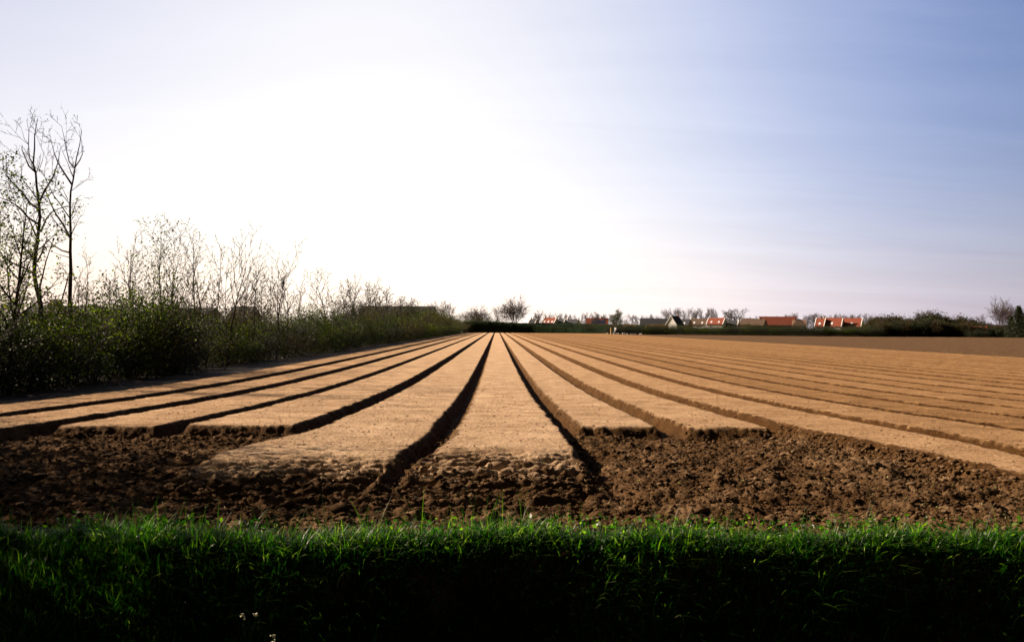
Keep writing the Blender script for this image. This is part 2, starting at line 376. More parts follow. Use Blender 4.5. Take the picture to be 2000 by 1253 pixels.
def clod_set(n, xr, yr, rr, cond):
    P = np.stack([rng.uniform(*xr, n), rng.uniform(*yr, n)], -1)
    z, d, t, ib = field_z(P[:, 0], P[:, 1]); k = cond(P[:, 0], P[:, 1], ib)
    P = P[k]; z = ground_at(P[:, 0], P[:, 1]); r = rr[0] * (rr[1] / rr[0]) ** (rng.uniform(0, 1, len(P)) ** 2.2)
    return np.column_stack([P, z + r * .15]), r
parts = [clod_set(110000, (-9, 7), (7.7, 17.6), (.006, .036), lambda x, y, b: (b < .45) & (x < 5.9)),
         clod_set(1200, (-8, 6), (7.7, 17), (.03, .085), lambda x, y, b: b < .5),
         clod_set(90000, (-12, 14), (11, 70), (.010, .05), lambda x, y, b: (b > .02) & (b < .6)),
         clod_set(16000, (4.4, 6.2), (9.5, 18.5), (.010, .05), lambda x, y, b: (b < .8) & (b > .01)),
         clod_set(26000, (-11, 12), (11, 45), (.006, .022), lambda x, y, b: b > .95)]
P = np.concatenate([a for a, _ in parts]); r = np.concatenate([a for _, a in parts])
v, f = blobs(P, r, rng)
nd = rng.uniform(0.02, .42, len(P)) ** 1.2; nd[-len(parts[-1][0]):] = rng.uniform(.3, 1, len(parts[-1][0]))
tag(link('soil_clods', mesh_np('clods', v, f, SOIL, attrs={'dry': np.repeat(nd, 12), 'tone': np.repeat(rng.uniform(.7, 1.2, len(P)), 12)})),
    'loose brown clods and crumbs of earth scattered over the headland and furrows', 'soil clods', kind='stuff')

# ------------------------------------------------------------------ blades of grass
def blades(P, h, w, lean, az, tint, rng, seg=3, curl=1.0, face=None):
    n = len(P); V = []; 
    fa = az + np.pi / 2 + rng.uniform(-.6, .6, n) if face is None else face
    side = np.stack([np.cos(fa), np.sin(fa), np.zeros(n)], -1)
    dr = np.stack([np.cos(az), np.sin(az), np.zeros(n)], -1)
    for k in range(seg + 1):
        t = k / seg
        off = dr * (h * lean * (t ** (1 + curl)))[:, None]
        c = P + off; c[:, 2] += h * (t - 0.35 * lean * t * t)
        ww = w * (1 - t ** 1.6) * .5 if k < seg else w * 0
        if k < seg: V += [c - side * ww[:, None], c + side * ww[:, None]]
        else: V += [c]
    m = 2 * seg + 1
    V = np.stack(V, 1).reshape(-1, 3); o = (np.arange(n) * m)[:, None]
    Q = np.concatenate([o + np.array([[2 * k, 2 * k + 1, 2 * k + 3, 2 * k + 2]]) for k in range(seg - 1)])
    T = o + np.array([[2 * seg - 2, 2 * seg - 1, 2 * seg]])
    return V, Q, T, np.repeat(tint, m)
def merge_blades(L):
    V = []; Q = []; T = []; A = []; o = 0
    for v, q, t, a in L: V.append(v); Q.append(q + o); T.append(t + o); A.append(a); o += len(v)
    return np.concatenate(V), [np.concatenate(Q), np.concatenate(T)], np.concatenate(A)
def scatter_grass(n, xr, off, hh, ww, leanr, tint, tuft=0.5, tw=.06):
    x = rng.uniform(*xr, n); y = rim(x) + rng.uniform(*off, n)
    # gather into tufts
    nt_ = max(1, n // 14); cxs = rng.uniform(*xr, nt_); cys = rim(cxs) + rng.uniform(*off, nt_)
    k = rng.uniform(0, 1, n) < tuft; j = rng.integers(0, nt_, n)
    x = np.where(k, cxs[j] + rng.normal(0, tw, n), x); y = np.where(k, cys[j] + rng.normal(0, tw, n), y)
    z = ground_at(x, y)
    hm = .30 + 1.5 * fbm(x * 1.1, y * 1.6, 4, 91, .65) ** 1.3
    h = rng.uniform(*hh, n) * hm
    return blades(np.column_stack([x, y, z - .02]), h, rng.uniform(*ww, n), rng.uniform(*leanr, n), rng.uniform(0, 6.283, n), np.clip(tint(n), 0, 1), rng)
tg = lambda n: rng.beta(2.2, 2.6, n) * .9
tdry = lambda n: rng.uniform(.86, 1, n)
L = [scatter_grass(38000, (-6.8, 6.8), (-.36, .22), (.07, .25), (.007, .018), (.2, 1.5), tg, .85, .045),
     scatter_grass(4500, (-6.8, 6.8), (-.5, 1.0), (.06, .20), (.006, .012), (.3, 1.3), tg, .93, .04),
     scatter_grass(2400, (-6.8, 6.8), (-.14, .25), (.16, .30), (.010, .020), (.3, 1.6), lambda n: rng.uniform(.6, .93, n), .75, .05),
     scatter_grass(34000, (-6.8, 6.8), (-1.1, -.3), (.10, .28), (.007, .014), (.3, 1.2), tg, .6),
     scatter_grass(16000, (-6.8, -1.6), (-1.4, .1), (.14, .32), (.005, .011), (.1, .8), tg, .5),
     scatter_grass(1100, (-6.8, 6.8), (-1.1, .5), (.12, .28), (.005, .010), (.4, 1.4), tdry, .1),
     scatter_grass(800, (-6.8, 6.8), (-.2, .5), (.3, .45), (.004, .007), (.1, .5), tg, .2)]
# broad weed leaves among the blades
def leaves(P, size, rng, tint, asp=.55, droop=.5):
    n = len(P); az = rng.uniform(0, 6.283, n); el = rng.normal(0, droop, n)
    d = np.stack([np.cos(az) * np.cos(el), np.sin(az) * np.cos(el), np.sin(el)], -1)
    s = np.cross(d, rng.normal(0, 1, (n, 3))); s /= np.linalg.norm(s, axis=1)[:, None] + 1e-9
    size = np.asarray(size)[:, None]
    v = np.stack([P, P + d * size * .45 + s * size * asp * .5, P + d * size, P + d * size * .45 - s * size * asp * .5], 1).reshape(-1, 3)
    return v, (np.arange(n) * 4)[:, None] + np.array([[0, 1, 2, 3]]), np.repeat(tint, 4)
nw = 9000
x = rng.uniform(-6.8, 6.8, nw); wm = fbm(x * 1.6, x * 0 + 3, 2, 12) ; y = rim(x) + rng.uniform(-.6, .3, nw)
kk = rng.uniform(0, 1, nw) < sst(.35, .6, wm); x, y = x[kk], y[kk]
zz = ground_at(x, y) + rng.uniform(.04, .22, len(x))
lv, lf, la = leaves(np.column_stack([x, y, zz]), rng.uniform(.02, .055, len(x)), rng, rng.uniform(.2, .8, len(x)))
gv, gf, ga = merge_blades(L)
gv2 = np.concatenate([gv, lv]); gf[0] = np.concatenate([gf[0], lf + len(gv)]); ga = np.concatenate([ga, la])
tag(link('grass', mesh_np('grass', gv2, gf, GRASS, attrs={'tint': ga})), 'thick green grass and weeds along the ditch bank in the foreground', 'grass', kind='stuff')
# straw and a few shoots on bare earth
n = 900
x = rng.uniform(-6, 7, n); y = 7.9 + rng.uniform(0, 1, n) ** 2.2 * 5; z = ground_at(x, y)
v, q, t, a = blades(np.column_stack([x, y, z + .01]), rng.uniform(.02, .05, n), rng.uniform(.006, .012, n), rng.uniform(1.5, 4, n), rng.uniform(0, 6.28, n), rng.uniform(.93, 1, n), rng)
tag(link('straw', mesh_np('straw', v, [q, t], GRASS, attrs={'tint': a})), 'pale bits of straw lying on the bare headland soil', 'straw', kind='stuff')

# ------------------------------------------------------------------ branching plants
class Segs:
    def __init__(s): s.a = []; s.b = []; s.ra = []; s.rb = []
    def add(s, p, q, ra, rb): s.a.append(p); s.b.append(q); s.ra.append(ra); s.rb.append(rb)
    def mesh(s, name, mat, sides=4):
        a = np.array(s.a); b = np.array(s.b); ra = np.array(s.ra); rb = np.array(s.rb)
        d = b - a; L_ = np.linalg.norm(d, axis=1)[:, None] + 1e-9; d = d / L_
        ref = np.where(np.abs(d[:, 2:3]) > .9, np.array([[1., 0, 0]]), np.array([[0, 0, 1.]]))
        u = np.cross(d, ref); u /= np.linalg.norm(u, axis=1)[:, None]; w = np.cross(d, u)
        n = len(a); Vs = []
        b = b + d * np.minimum(rb, .3 * L_[:, 0])[:, None] * .6
        for P, r in ((a, ra), (b, rb)):
            for k in range(sides):
                t = 2 * math.pi * k / sides
                Vs.append(P + (u * math.cos(t) + w * math.sin(t)) * r[:, None])
        V = np.stack(Vs, 1).reshape(-1, 3); o = (np.arange(n) * 2 * sides)[:, None]
        F = np.concatenate([o + np.array([[k, (k + 1) % sides, sides + (k + 1) % sides, sides + k]]) for k in range(sides)])
        return mesh_np(name, V, F, mat, smooth=sides > 4)
def nrm(v): return v / (np.linalg.norm(v) + 1e-12)
def turn(d, ang, az):
    ref = np.array([0, 0, 1.]) if abs(d[2]) < .95 else np.array([1., 0, 0])
    u = nrm(np.cross(d, ref)); w = np.cross(d, u)
    return nrm(d * math.cos(ang) + (u * math.cos(az) + w * math.sin(az)) * math.sin(ang))
def grow(rg, seg, tips, p, d, L, r, lvl, P, main=None):
    """lvl 0 = trunk. seg[0] thick wood, seg[1] twigs. tips collects points for buds or leaves."""
    n = max(2, int(round(L / P['step'][min(lvl, len(P['step']) - 1)])))
    st = L / n; az = rg.uniform(0, 6.28); maxl = P['lv']
    nch = P['ch'][lvl] if lvl < maxl else 0
    s0 = P['s0'][min(lvl, len(P['s0']) - 1)]
    marks = sorted(s0 + (1 - s0) * (k + rg.uniform(.1, .9)) / nch for k in range(nch)) if nch else []
    mi = 0; tgt = seg[0] if r > P['thick'] else seg[1]
    for i in range(n):
        d = nrm(d + rg.normal(0, P['wob'][min(lvl, len(P['wob']) - 1)], 3) + np.array([0, 0, P['trop'][min(lvl, len(P['trop']) - 1)]]))
        q = p + d * st
        t0, t1 = i / n, (i + 1) / n
        ra = r * (1 - t0 * P['tap']); rb_ = r * (1 - t1 * P['tap'])
        tgt.add(p, q, ra, rb_)
        while mi < nch and marks[mi] <= t1:
            f = (marks[mi] - t0) / (t1 - t0); f = min(max(f, 0), 1); pp = p + (q - p) * f; az += 2.4 + rg.uniform(-.5, .5)
            ln = L * P['ratio'][lvl] * (1.08 - marks[mi] * P['fall'][lvl]) * rg.uniform(.7, 1.2)
            an = P['ang'][lvl] * rg.uniform(.75, 1.25) * (1.0 if lvl else (1.25 - .5 * marks[mi]))
            grow(rg, seg, tips, pp, turn(d, an, az), ln, max(P['rmin'], (ra + (rb_ - ra) * f) * P['rr'][lvl]), lvl + 1, P)
            mi += 1
        p = q
        if lvl >= maxl - 1: tips.append(p.copy())
    tips.append(p.copy())
ASH = dict(lv=3, step=(.45, .3, .25, .2), ch=(15, 6, 3), s0=(.28, .2, .15), wob=(.035, .05, .06, .07), trop=(.03, .06, .05, .04), thick=.016, tap=.85,
           ratio=(.40, .42, .45), fall=(.55, .5, .4), ang=(.75, .7, .7), rr=(.60, .60, .7), rmin=.0045)
def fit_height(seg, tips, h, xy=None):
    top = max(float(p[2]) for g in seg for p in g.b); k = h / top; kk = k if xy is None else xy
    f = np.array([kk, kk, k])
    for g in seg:
        g.a = [p * f for p in g.a]; g.b = [p * f for p in g.b]
    for i in range(len(tips)): tips[i] = tips[i] * f
def make_tree(name, base, h, r, P, seed, label, cat='tree', group=None, lean=(0, 0), bud=(1, .03), budmat=None, leafn=0, leafsize=.09, leafmat=None, fork=None, zlim=None):
    rg = np.random.default_rng(seed); seg = (Segs(), Segs()); tips = []
    rm = max(.009, base[1] * .00021); P = dict(P, rmin=rm, thick=max(P['thick'], rm * 1.7), rr=[v * 1.08 for v in P['rr']]); r = max(r, rm * 3)
    grow(rg, seg, tips, np.zeros(3), nrm(np.array([lean[0], lean[1], 1.])), h, r, 0, P)
    fit_height(seg, tips, h, .92)
    return finish_tree(name, base, seg, tips, rg, label, cat, group, bud, budmat, leafn, leafsize, leafmat, zlim)
def finish_tree(name, base, seg, tips, rg, label, cat, group, bud, budmat, leafn, leafsize, leafmat, zlim=None):
    o = empty(name, base); tag(o, label, cat, group)
    for g in seg: g.ra = [v * 1.25 for v in g.ra]; g.rb = [v * 1.25 for v in g.rb]
    link('trunk', seg[0].mesh('trunk', BARK, 5), o)
    link('crown', seg[1].mesh('twigs', TWIG, 3), o)
    T = np.array(tips)
    if bud[0]:
        T0 = T; T = T[rg.uniform(0, 1, len(T)) < .4]
        P_ = np.repeat(T, bud[0], 0) + rg.normal(0, .04, (len(T) * bud[0], 3))
        v, f, a = leaves(P_, np.full(len(P_), bud[1]) * rg.uniform(.6, 1.3, len(P_)), rg, rg.uniform(0, 1, len(P_)), .7, .9)
        link('foliage', mesh_np('foliage', v, f, budmat or BUD, attrs={'tint': a}), o); T = T0
    if leafn:
        Tl = T if zlim is None else T[(T[:, 2] > zlim[0]) & (T[:, 2] < zlim[1])]
        if len(Tl):
            P_ = Tl[rg.integers(0, len(Tl), leafn)] + rg.normal(0, .14, (leafn, 3))
            v, f, a = leaves(P_, leafsize * rg.uniform(.6, 1.3, leafn), rg, rg.beta(2, 2, leafn), .6, .7)
            link('leaves', mesh_np('leaves', v, f, leafmat or LEAF, attrs={'tint': a}), o)
    return o
def gz(x, y): return float(ground_at(np.array([x]), np.array([y]))[0]) if x > -12 else float(crown(np.array([y]))[0]) - .15

def traced(name, Y, polys, seed, label, twig, group=None, leafn=0, zlim=None, bud=(1, .035)):
    """polys: (list of pixels, r0, r1, depth drift in metres). The first is the trunk."""
    rg = np.random.default_rng(seed); seg = (Segs(), Segs()); tips = []
    b0 = at(*polys[0][0][0], Y); base = Vector((b0.x, Y, gz(b0.x, Y)))
    P = dict(lv=3, step=(.4, .3, .25, .2), ch=(0, 4, 2), s0=(.1, .15, .15), wob=(.04, .04, .05, .06), trop=(.03, .05, .05, .04), thick=.014, tap=.8,
             ratio=(.4, .45, .5), fall=(.5, .4, .4), ang=(.7, .65, .7), rr=(.55, .65, .8), rmin=.0075)
    for k, (px, ra, rb_, dd) in enumerate(polys):
        pts = []
        for i, p in enumerate(px):
            t = i / (len(px) - 1)
            w = at(p[0], p[1], Y + dd * t + (0 if k == 0 else 0))
            pts.append(np.array(w - base))
        if k == 0: pts[0][2] = -.1
        # subdivide
        q = [pts[0]]
        for a_, b_ in zip(pts[:-1], pts[1:]):
            m = max(1, int(np.linalg.norm(b_ - a_) / .35))
            for j in range(1, m + 1): q.append(a_ + (b_ - a_) * j / m + (rg.normal(0, .012, 3) if j < m else 0))
        n = len(q) - 1; az = rg.uniform(0, 6)
        for i in range(n):
            t0, t1 = i / n, (i + 1) / n; r0 = ra + (rb_ - ra) * t0; r1 = ra + (rb_ - ra) * t1
            (seg[0] if r0 > .012 else seg[1]).add(q[i], q[i + 1], r0, r1)
            tt = t0
            if tt > (.42 if k == 0 else .12) and rg.uniform() < twig[0 if k == 0 else 1]:
                az += 2.3 + rg.uniform(-.4, .4); d = nrm(q[i + 1] - q[i])
                grow(rg, seg, tips, q[i + 1], turn(d, rg.uniform(.45, .95), az), rg.uniform(.7, 1.8) * twig[2] * (1.1 - .45 * tt), max(.008, r1 * .45), 1, P)
            if k: tips.append(q[i + 1].copy())
        tips.append(q[-1].copy())
    return finish_tree(name, base, seg, tips, rg, label, 'tree', group, bud, None, leafn, .09, LEAF, zlim)

c1 = lambda L, ox=0, oy=220, s=4.818: [(ox + a / s, oy + b / s) for a, b in L]   # points read off an enlarged crop
c2 = lambda L: c1(L, 0, 460)
HEDGE = 'trees growing out of the hedgerow on the left'
traced('bare_tree', 37.0, [
    ([(84, 742)] + c2([(385, 800), (380, 640), (340, 480), (320, 350), (330, 200), (345, 100)]) + c1([(360, 1130), (375, 980), (365, 830), (345, 700), (335, 560), (312, 480), (325, 330), (325, 220), (340, 130), (355, 55)]), .105, .008, .4),
    (c1([(335, 560), (270, 500), (240, 430), (205, 345), (210, 310)]), .03, .006, -.8),
    (c1([(312, 490), (275, 420), (268, 300), (272, 180), (248, 65)]), .022, .005, .7),
    (c1([(268, 295), (230, 250), (200, 145)]), .012, .004, .3),
    (c1([(345, 560), (375, 470), (385, 380)]), .014, .004, -.5), (c1([(375, 520), (400, 450), (410, 380)]), .012, .004, .4),
    (c1([(365, 910), (280, 850), (210, 750), (120, 660), (65, 590), (60, 400)]), .038, .006, 1.2),
    (c1([(375, 830), (420, 730), (500, 600), (545, 470), (570, 330)]), .036, .006, -1.1),
    (c1([(365, 1050), (270, 990), (180, 890), (90, 830), (0, 800)]), .035, .01, -1.2),
    (c1([(385, 1120), (430, 1010), (480, 940), (545, 905), (630, 885)]), .03, .008, 1.1),
    (c1([(340, 1160), (290, 1040), (250, 960), (200, 900)]), .03, .008, .8),
    (c1([(365, 840), (300, 740), (200, 610), (200, 480)]), .02, .005, -.6),
    (c2([(350, 250), (400, 150), (430, 60), (440, 20)]), .03, .01, .6),
    (c2([(310, 350), (220, 300), (120, 260), (40, 200), (0, 180)]), .04, .012, 1.0),
    (c2([(320, 215), (260, 150), (200, 90), (170, 30)]), .035, .01, -.9),
    (c2([(385, 590), (375, 480), (400, 380), (430, 250), (470, 130), (500, 30)]), .035, .008, .5)],
    11, 'tall bare tree with dark twisting trunk, left of its straighter neighbour at the field edge', (.5, .42, 1.0), HEDGE, 420, (1.5, 5.4))
traced('bare_tree', 39.5, [
    ([(137, 742)] + c2([(655, 760), (655, 620), (660, 480), (665, 330), (660, 150), (663, 20)]) + c1([(665, 1160), (660, 1000), (658, 860), (665, 740), (690, 620), (705, 520), (720, 420), (750, 300), (768, 170)]), .095, .010, -.4),
    (c1([(705, 515), (755, 440), (775, 390), (768, 260)]), .022, .008, .5),
    (c1([(700, 520), (650, 460), (625, 350), (600, 220), (580, 130)]), .022, .005, -.7),
    (c1([(690, 610), (640, 480), (590, 370), (562, 290)]), .018, .004, .8),
    (c1([(680, 680), (600, 560), (545, 470), (510, 380), (478, 255)]), .034, .006, -.9),
    (c1([(640, 820), (580, 700), (520, 610)]), .014, .004, .6),
    (c1([(655, 1170), (600, 1060), (530, 960), (480, 860), (430, 740), (360, 660)]), .04, .008, 1.2),
    (c1([(655, 990), (580, 880), (500, 770), (420, 600), (418, 550)]), .02, .005, -1.0),
    (c2([(655, 160), (580, 140), (500, 90), (430, 10)]), .034, .010, .9),
    (c2([(650, 205), (560, 180), (480, 150)]), .014, .005, -.6),
    (c2([(645, 365), (600, 320), (520, 275)]), .014, .005, .6),
    (c2([(640, 390), (620, 470), (585, 590), (540, 740), (480, 980)])[::-1], .03, .02, .3)],
    12, 'tall straight bare tree with forked top, the right one of the tallest pair', (.75, .6, .9), HEDGE)
THIN = dict(ASH, ch=(11, 4, 1), s0=(.3, .15, .15), ang=(.65, .6, .65), ratio=(.34, .42, .45))
BUSHY = dict(ASH, ch=(14, 6, 2), ang=(.7, .75, .8), ratio=(.42, .45, .45), fall=(.45, .4, .4))
YTREE = dict(ASH, ch=(8, 6, 2), s0=(.45, .15, .15), ang=(.42, .5, .55), ratio=(.62, .42, .42), fall=(.35, .4, .4), rr=(.7, .5, .6), trop=(.02, .10, .06, .04))
def tree_px(xb, ytop, X, P, seed, label, r=.05, lean=0, **k):
    """a tree whose base stands X metres left of the rows' axis and is seen at pixel column xb"""
    Y = 30.0
    X = X + (1.5 if seed % 2 else 0)
    for _ in range(20): Y = Y * (X / at(xb, 640, Y).x)
    Y = abs(Y); b = at(xb, 640, Y); z0 = gz(b.x, Y); h = at(xb, ytop, Y).z - z0
    k.setdefault('group', HEDGE)
    return make_tree('bare_tree', (b.x, Y, z0 - .05), h, r, P, seed, label, lean=(lean, 0), **k)
tree_px(18, 285, -17, BUSHY, 21, 'leafing tree cut off by the left edge of the picture', .07, -.02, leafn=1100, leafsize=.10)
tree_px(-14, 330, -16.4, BUSHY, 22, 'dense twiggy tree at the very left edge behind the leafing tree', .07, .05, leafn=1200, leafsize=.10)
tree_px(38, 420, -18.5, BUSHY, 23, 'small leafing tree left of the tall twisting trunk', .05, .0, leafn=700, leafsize=.10)
tree_px(150, 470, -17.5, THIN, 24, 'thin bare sapling just right of the tall straight tree', .035, .05)
tree_px(110, 500, -19, THIN, 25, 'slender sapling between the two tall trunks', .03, .12)
tree_px(254, 438, -17.4, YTREE, 26, 'bare tree forking into two long upright limbs above a green shrub', .06, -.04)
tree_px(272, 455, -18.2, THIN, 27, 'slim upright bare tree left of the leafy topped one', .04)
tree_px(318, 414, -17, BUSHY, 28, 'small tree with scattered leaf clusters in its upper half', .055, -.02, leafn=900, leafsize=.10, zlim=(3.2, 9))
tree_px(342, 424, -16.8, YTREE, 29, 'bare tree with a low fork right of the leafy topped one', .06, .01)
tree_px(386, 424, -17.6, BUSHY, 30, 'narrow bare tree with many short side branches', .055, -.005)
tree_px(402, 458, -18.6, THIN, 31, 'straight thin bare tree right of the narrow bushy one', .045)
tree_px(420, 455, -18, THIN, 32, 'slightly leaning thin bare tree left of the open wine glass shaped tree', .045, -.02)
tree_px(447, 430, -17.2, YTREE, 33, 'open bare tree spreading upward like a wine glass', .065, 0)
tree_px(472, 500, -17.0, YTREE, 34, 'small bare tree leaning right with limbs fanning from low down', .055, .06)
tree_px(500, 505, -17.8, THIN, 35, 'stubby dark stemmed bare tree behind the right leaning one', .05)
tree_px(515, 520, -19, BUSHY, 36, 'short twiggy tree between the leaning tree and the long limbed one', .05)
tree_px(540, 462, -17.2, YTREE, 37, 'bare tree with long limbs thrown up to the left', .07, -.03)
tree_px(572, 530, -17.8, BUSHY, 38, 'short bare tree with a branch hooking left', .055, -.05)
tree_px(590, 538, -18.6, THIN, 39, 'thin bare stem at the right end of the first group of trees', .045)
tree_px(637, 520, -17.4, BUSHY, 40, 'lone bare tree standing in the gap of the hedge line', .08)
tree_px(664, 545, -17.8, BUSHY, 41, 'leftmost bare tree of the twiggy clump beyond the lone tree', .08)
tree_px(684, 533, -17, THIN, 42, 'pale stem leaning right through the twiggy clump', .08, .07)
tree_px(697, 542, -18.5, BUSHY, 43, 'twiggy bare tree in the middle of the far clump', .09)
tree_px(727, 548, -17.6, BUSHY, 44, 'bare tree left of the broadest crown in the far hedge line', .09)
tree_px(742, 538, -17.4, BUSHY, 45, 'broad upright bare crown near the far end of the hedge line', .1)
tree_px(757, 556, -18.5, BUSHY, 46, 'last twiggy tree before the hedge line runs low', .09)
tree_px(785, 575, -18, BUSHY, 47, 'small distant bare tree standing above the low end of the hedge', .09)

rs2 = random.Random(9)
SAP = dict(THIN, ch=(9, 4, 2), s0=(.2, .15, .15))
for k in range(22):
    xx = 150 + k * 32 + rs2.uniform(-8, 8)
    if xx > 840: break
    yt = np.interp(xx, [0, 150, 230, 400, 600, 800, 900], [520, 520, 510, 515, 565, 588, 600]) + rs2.uniform(-12, 28)
    tree_px(xx, yt, -16.2 - rs2.uniform(0, 1.6), SAP, 300 + k, 'slender upright sapling rising out of the hedgerow on the left', .035, rs2.uniform(-.14, .14), group='saplings rising out of the left hedgerow')
# ------------------------------------------------------------------ shrubs of the hedge (prototypes, then copies)
def shrub_proto(seed, mat, w=1.5, h=3.4, nl=4600, ls=.085, nst=11):
    rg = np.random.default_rng(seed); seg = (Segs(), Segs()); tips = []
    P = dict(lv=2, step=(.4, .3, .25), ch=(6, 4), s0=(.2, .1), wob=(.09, .12, .12), trop=(.03, .05, .03), thick=.05, tap=.75,
             ratio=(.42, .5), fall=(.4, .4), ang=(.7, .7), rr=(.55, .6), rmin=.006)
    for k in range(nst):
        a = rg.uniform(0, 6.28); p = np.array([math.cos(a), math.sin(a), 0]) * rg.uniform(0, .35 * w); p[2] = -.1
        grow(rg, seg, tips, p, nrm(np.array([math.cos(a) * .32, math.sin(a) * .32, 1.])), h * rg.uniform(.6, 1.08), .022, 0, P)
    st = seg[1].mesh('stems', TWIG, 3)
    T = np.array(tips)
    # leaves on the stems plus clumps filling the shrub down to the ground
    ncl = 70; cc = np.stack([rg.normal(0, w * .42, ncl), rg.normal(0, w * .42, ncl), h * rg.beta(1.5, 1.7, ncl) * .92], -1)
    k1 = int(nl * .5); k2 = nl - k1
    A = T[rg.integers(0, len(T), k1)] + rg.normal(0, .12, (k1, 3))
    Bc = cc[rg.integers(0, ncl, k2)] + rg.normal(0, .24, (k2, 3))
    P_ = np.concatenate([A, Bc]); P_[:, 2] = np.abs(P_[:, 2])
    v, f, a = leaves(P_, ls * rg.uniform(.6, 1.35, nl), rg, np.clip(rg.beta(2, 2.2, nl) + .15 * np.repeat(0, nl), 0, 1), .65, .8)
    return st, mesh_np('foliage', v, f, mat, attrs={'tint': a})
SH = [shrub_proto(100, LEAF), shrub_proto(101, LEAF, 1.7, 3.0), shrub_proto(102, BROWNLEAF, 1.5, 3.4, 2600), shrub_proto(103, DARKLEAF, 1.6, 3.0, 3600),
      shrub_proto(104, LEAF, 1.3, 3.8, 2400), shrub_proto(105, BROWNLEAF, 1.4, 3.0, 1500, .08)]
def shrub(k, loc, sc, rz, label, group, cat='shrub'):
    o = empty('shrub', loc, rz, sc); tag(o, label, cat, group)
    link('stems', SH[k][0], o); link('foliage', SH[k][1], o); return o
rs = random.Random(5)
Yc = 12.0; i = 0
lab = {0: 'leafy green shrub in the dense hedgerow along the left field edge', 1: 'leafy green shrub in the dense hedgerow along the left field edge',
       2: 'brownish budding shrub in the dense hedgerow along the left field edge', 3: 'dark leaved shrub in the dense hedgerow along the left field edge',
       4: 'leafy green shrub in the dense hedgerow along the left field edge', 5: 'brownish budding shrub in the dense hedgerow along the left field edge'}
while Yc < 405:
    for row in range(3 if Yc < 70 else 2):
        k = rs.choice([0, 1, 3, 3, 4, 2, 3]) if Yc < 150 else rs.choice([0, 2, 5, 1, 2, 3])
        if row == 1 and Yc < 60: k = rs.choice([3, 0, 1])
        X_ = -15.9 - row * 1.5 + rs.uniform(-.4, .4)
        hs = rs.uniform(.50, .88) if row == 0 else rs.choice([rs.uniform(.65, .9), rs.uniform(.9, 1.3)])
        hs *= 1 + .75 * min(1, max(0, (Yc - 60) / 140))
        wsc = 1.15 + max(0, (Yc - 60) / 150)
        y_ = Yc + rs.uniform(-.8, .8)
        shrub(k, (X_, y_, gz(X_, y_) - .05), (wsc, wsc, hs), rs.uniform(0, 6.28), lab[k], 'shrubs packed along the left hedgerow')
    Yc += (1.6 + Yc * .017)
# unseen tall shrubs added outside the frame to shade the near headland and grass
for k, (X_, y_) in enumerate([(-14.8, 13.0), (-15.2, 15.5), (-14.9, 18.0), (-14.5, 10.5), (-15.5, 20), (-9.6, 8.8), (-10.4, 10.4), (-9.9, 12.0), (-11.6, 12.8), (-11.2, 9.0), (-10.6, 14.2), (-12.2, 15.4)]):
    shrub([0, 3, 1, 4, 3, 3, 0, 1, 3, 4, 0, 3][k], (X_, y_, .2), (1.3, 1.3, 1.6), k * 1.3, 'unseen tall leafy shrub added left of the frame to shade the headland', 'unseen tall shrubs added to shade the near headland')

for xx, yt, X_, k, lb in ((228, 575, -16.6, 4, 'loose leafy green shrub standing above the hedge, left of the forked bare tree'), (262, 556, -16.2, 0, 'tallest leafy green shrub of the hedge, at the foot of the forked bare tree'),
                          (292, 572, -16.8, 4, 'leafy green shrub between the forked bare tree and the leafy topped tree'), (318, 588, -15.6, 3, 'dense dark shrub bulging from the hedge below the leafy topped tree'),
                          (345, 596, -15.5, 3, 'dark shrub right of the densest one in the left hedge'), (632, 596, -16.4, 0, 'bright green shrub below the lone bare tree'), (30, 590, -15.8, 3, 'dark shrub at the foot of the leafing tree at the left edge'), (100, 600, -15.6, 0, 'green shrub between the two tallest trunks')):
    Y = 40.0
    for _ in range(20): Y = abs(Y * (X_ / at(xx, 640, Y).x))
    p = at(xx, yt, Y); z0 = gz(p.x, Y); shrub(k, (p.x, Y, z0), (1.25, 1.25, (p.z - z0) / 3.3), xx, lb, 'taller shrubs in the left hedgerow')
# ------------------------------------------------------------------ distant trees: prototypes then copies
def far_proto(seed, h, P, r, ns=1, spread=.3, leaf=None, nl=0, ls=.3, tw=FTWIG, bushy=0):
    rg = np.random.default_rng(seed); seg = (Segs(), Segs()); tips = []
    for k in range(ns):
        a = rg.uniform(0, 6.28)
        d = nrm(np.array([math.cos(a) * spread, math.sin(a) * spread, 1.])) if ns > 1 else np.array([0, 0, 1.])
        grow(rg, seg, tips, np.array([0, 0, -.2]) + np.array([math.cos(a), math.sin(a), 0]) * (.3 if ns > 1 else 0), d, h * rg.uniform(.85, 1.0), r, 0, P)
    fit_height(seg, tips, h)
    tr = seg[0].mesh('trunk', BARK, 5); cr = seg[1].mesh('crown', tw, 3); lf = None
    if nl:
        T = np.array(tips); P_ = T[rg.integers(0, len(T), nl)] + rg.normal(0, .3 + bushy, (nl, 3)); P_[:, 2] = np.abs(P_[:, 2])
        v, f, a = leaves(P_, ls * rg.uniform(.6, 1.3, nl), rg, rg.beta(2, 2, nl), .7, .9); lf = mesh_np('leaves', v, f, leaf, attrs={'tint': a})
    return tr, cr, lf
ROUND = dict(lv=3, step=(1.0, .8, .6, .5), ch=(14, 10, 6), s0=(.22, .2, .15), wob=(.05, .09, .1, .12), trop=(.02, .04, .03, .03), thick=.09, tap=.8,
             ratio=(.58, .45, .42), fall=(.45, .4, .4), ang=(.85, .7, .7), rr=(.55, .55, .7), rmin=.042)
TALL = dict(ROUND, ch=(16, 8, 5), ratio=(.36, .45, .42), ang=(.5, .55, .6))
FAN = dict(ROUND, ch=(9, 9, 6), s0=(.2, .15, .15), ang=(.5, .55, .65), ratio=(.55, .42, .42), trop=(.01, .05, .03, .03))
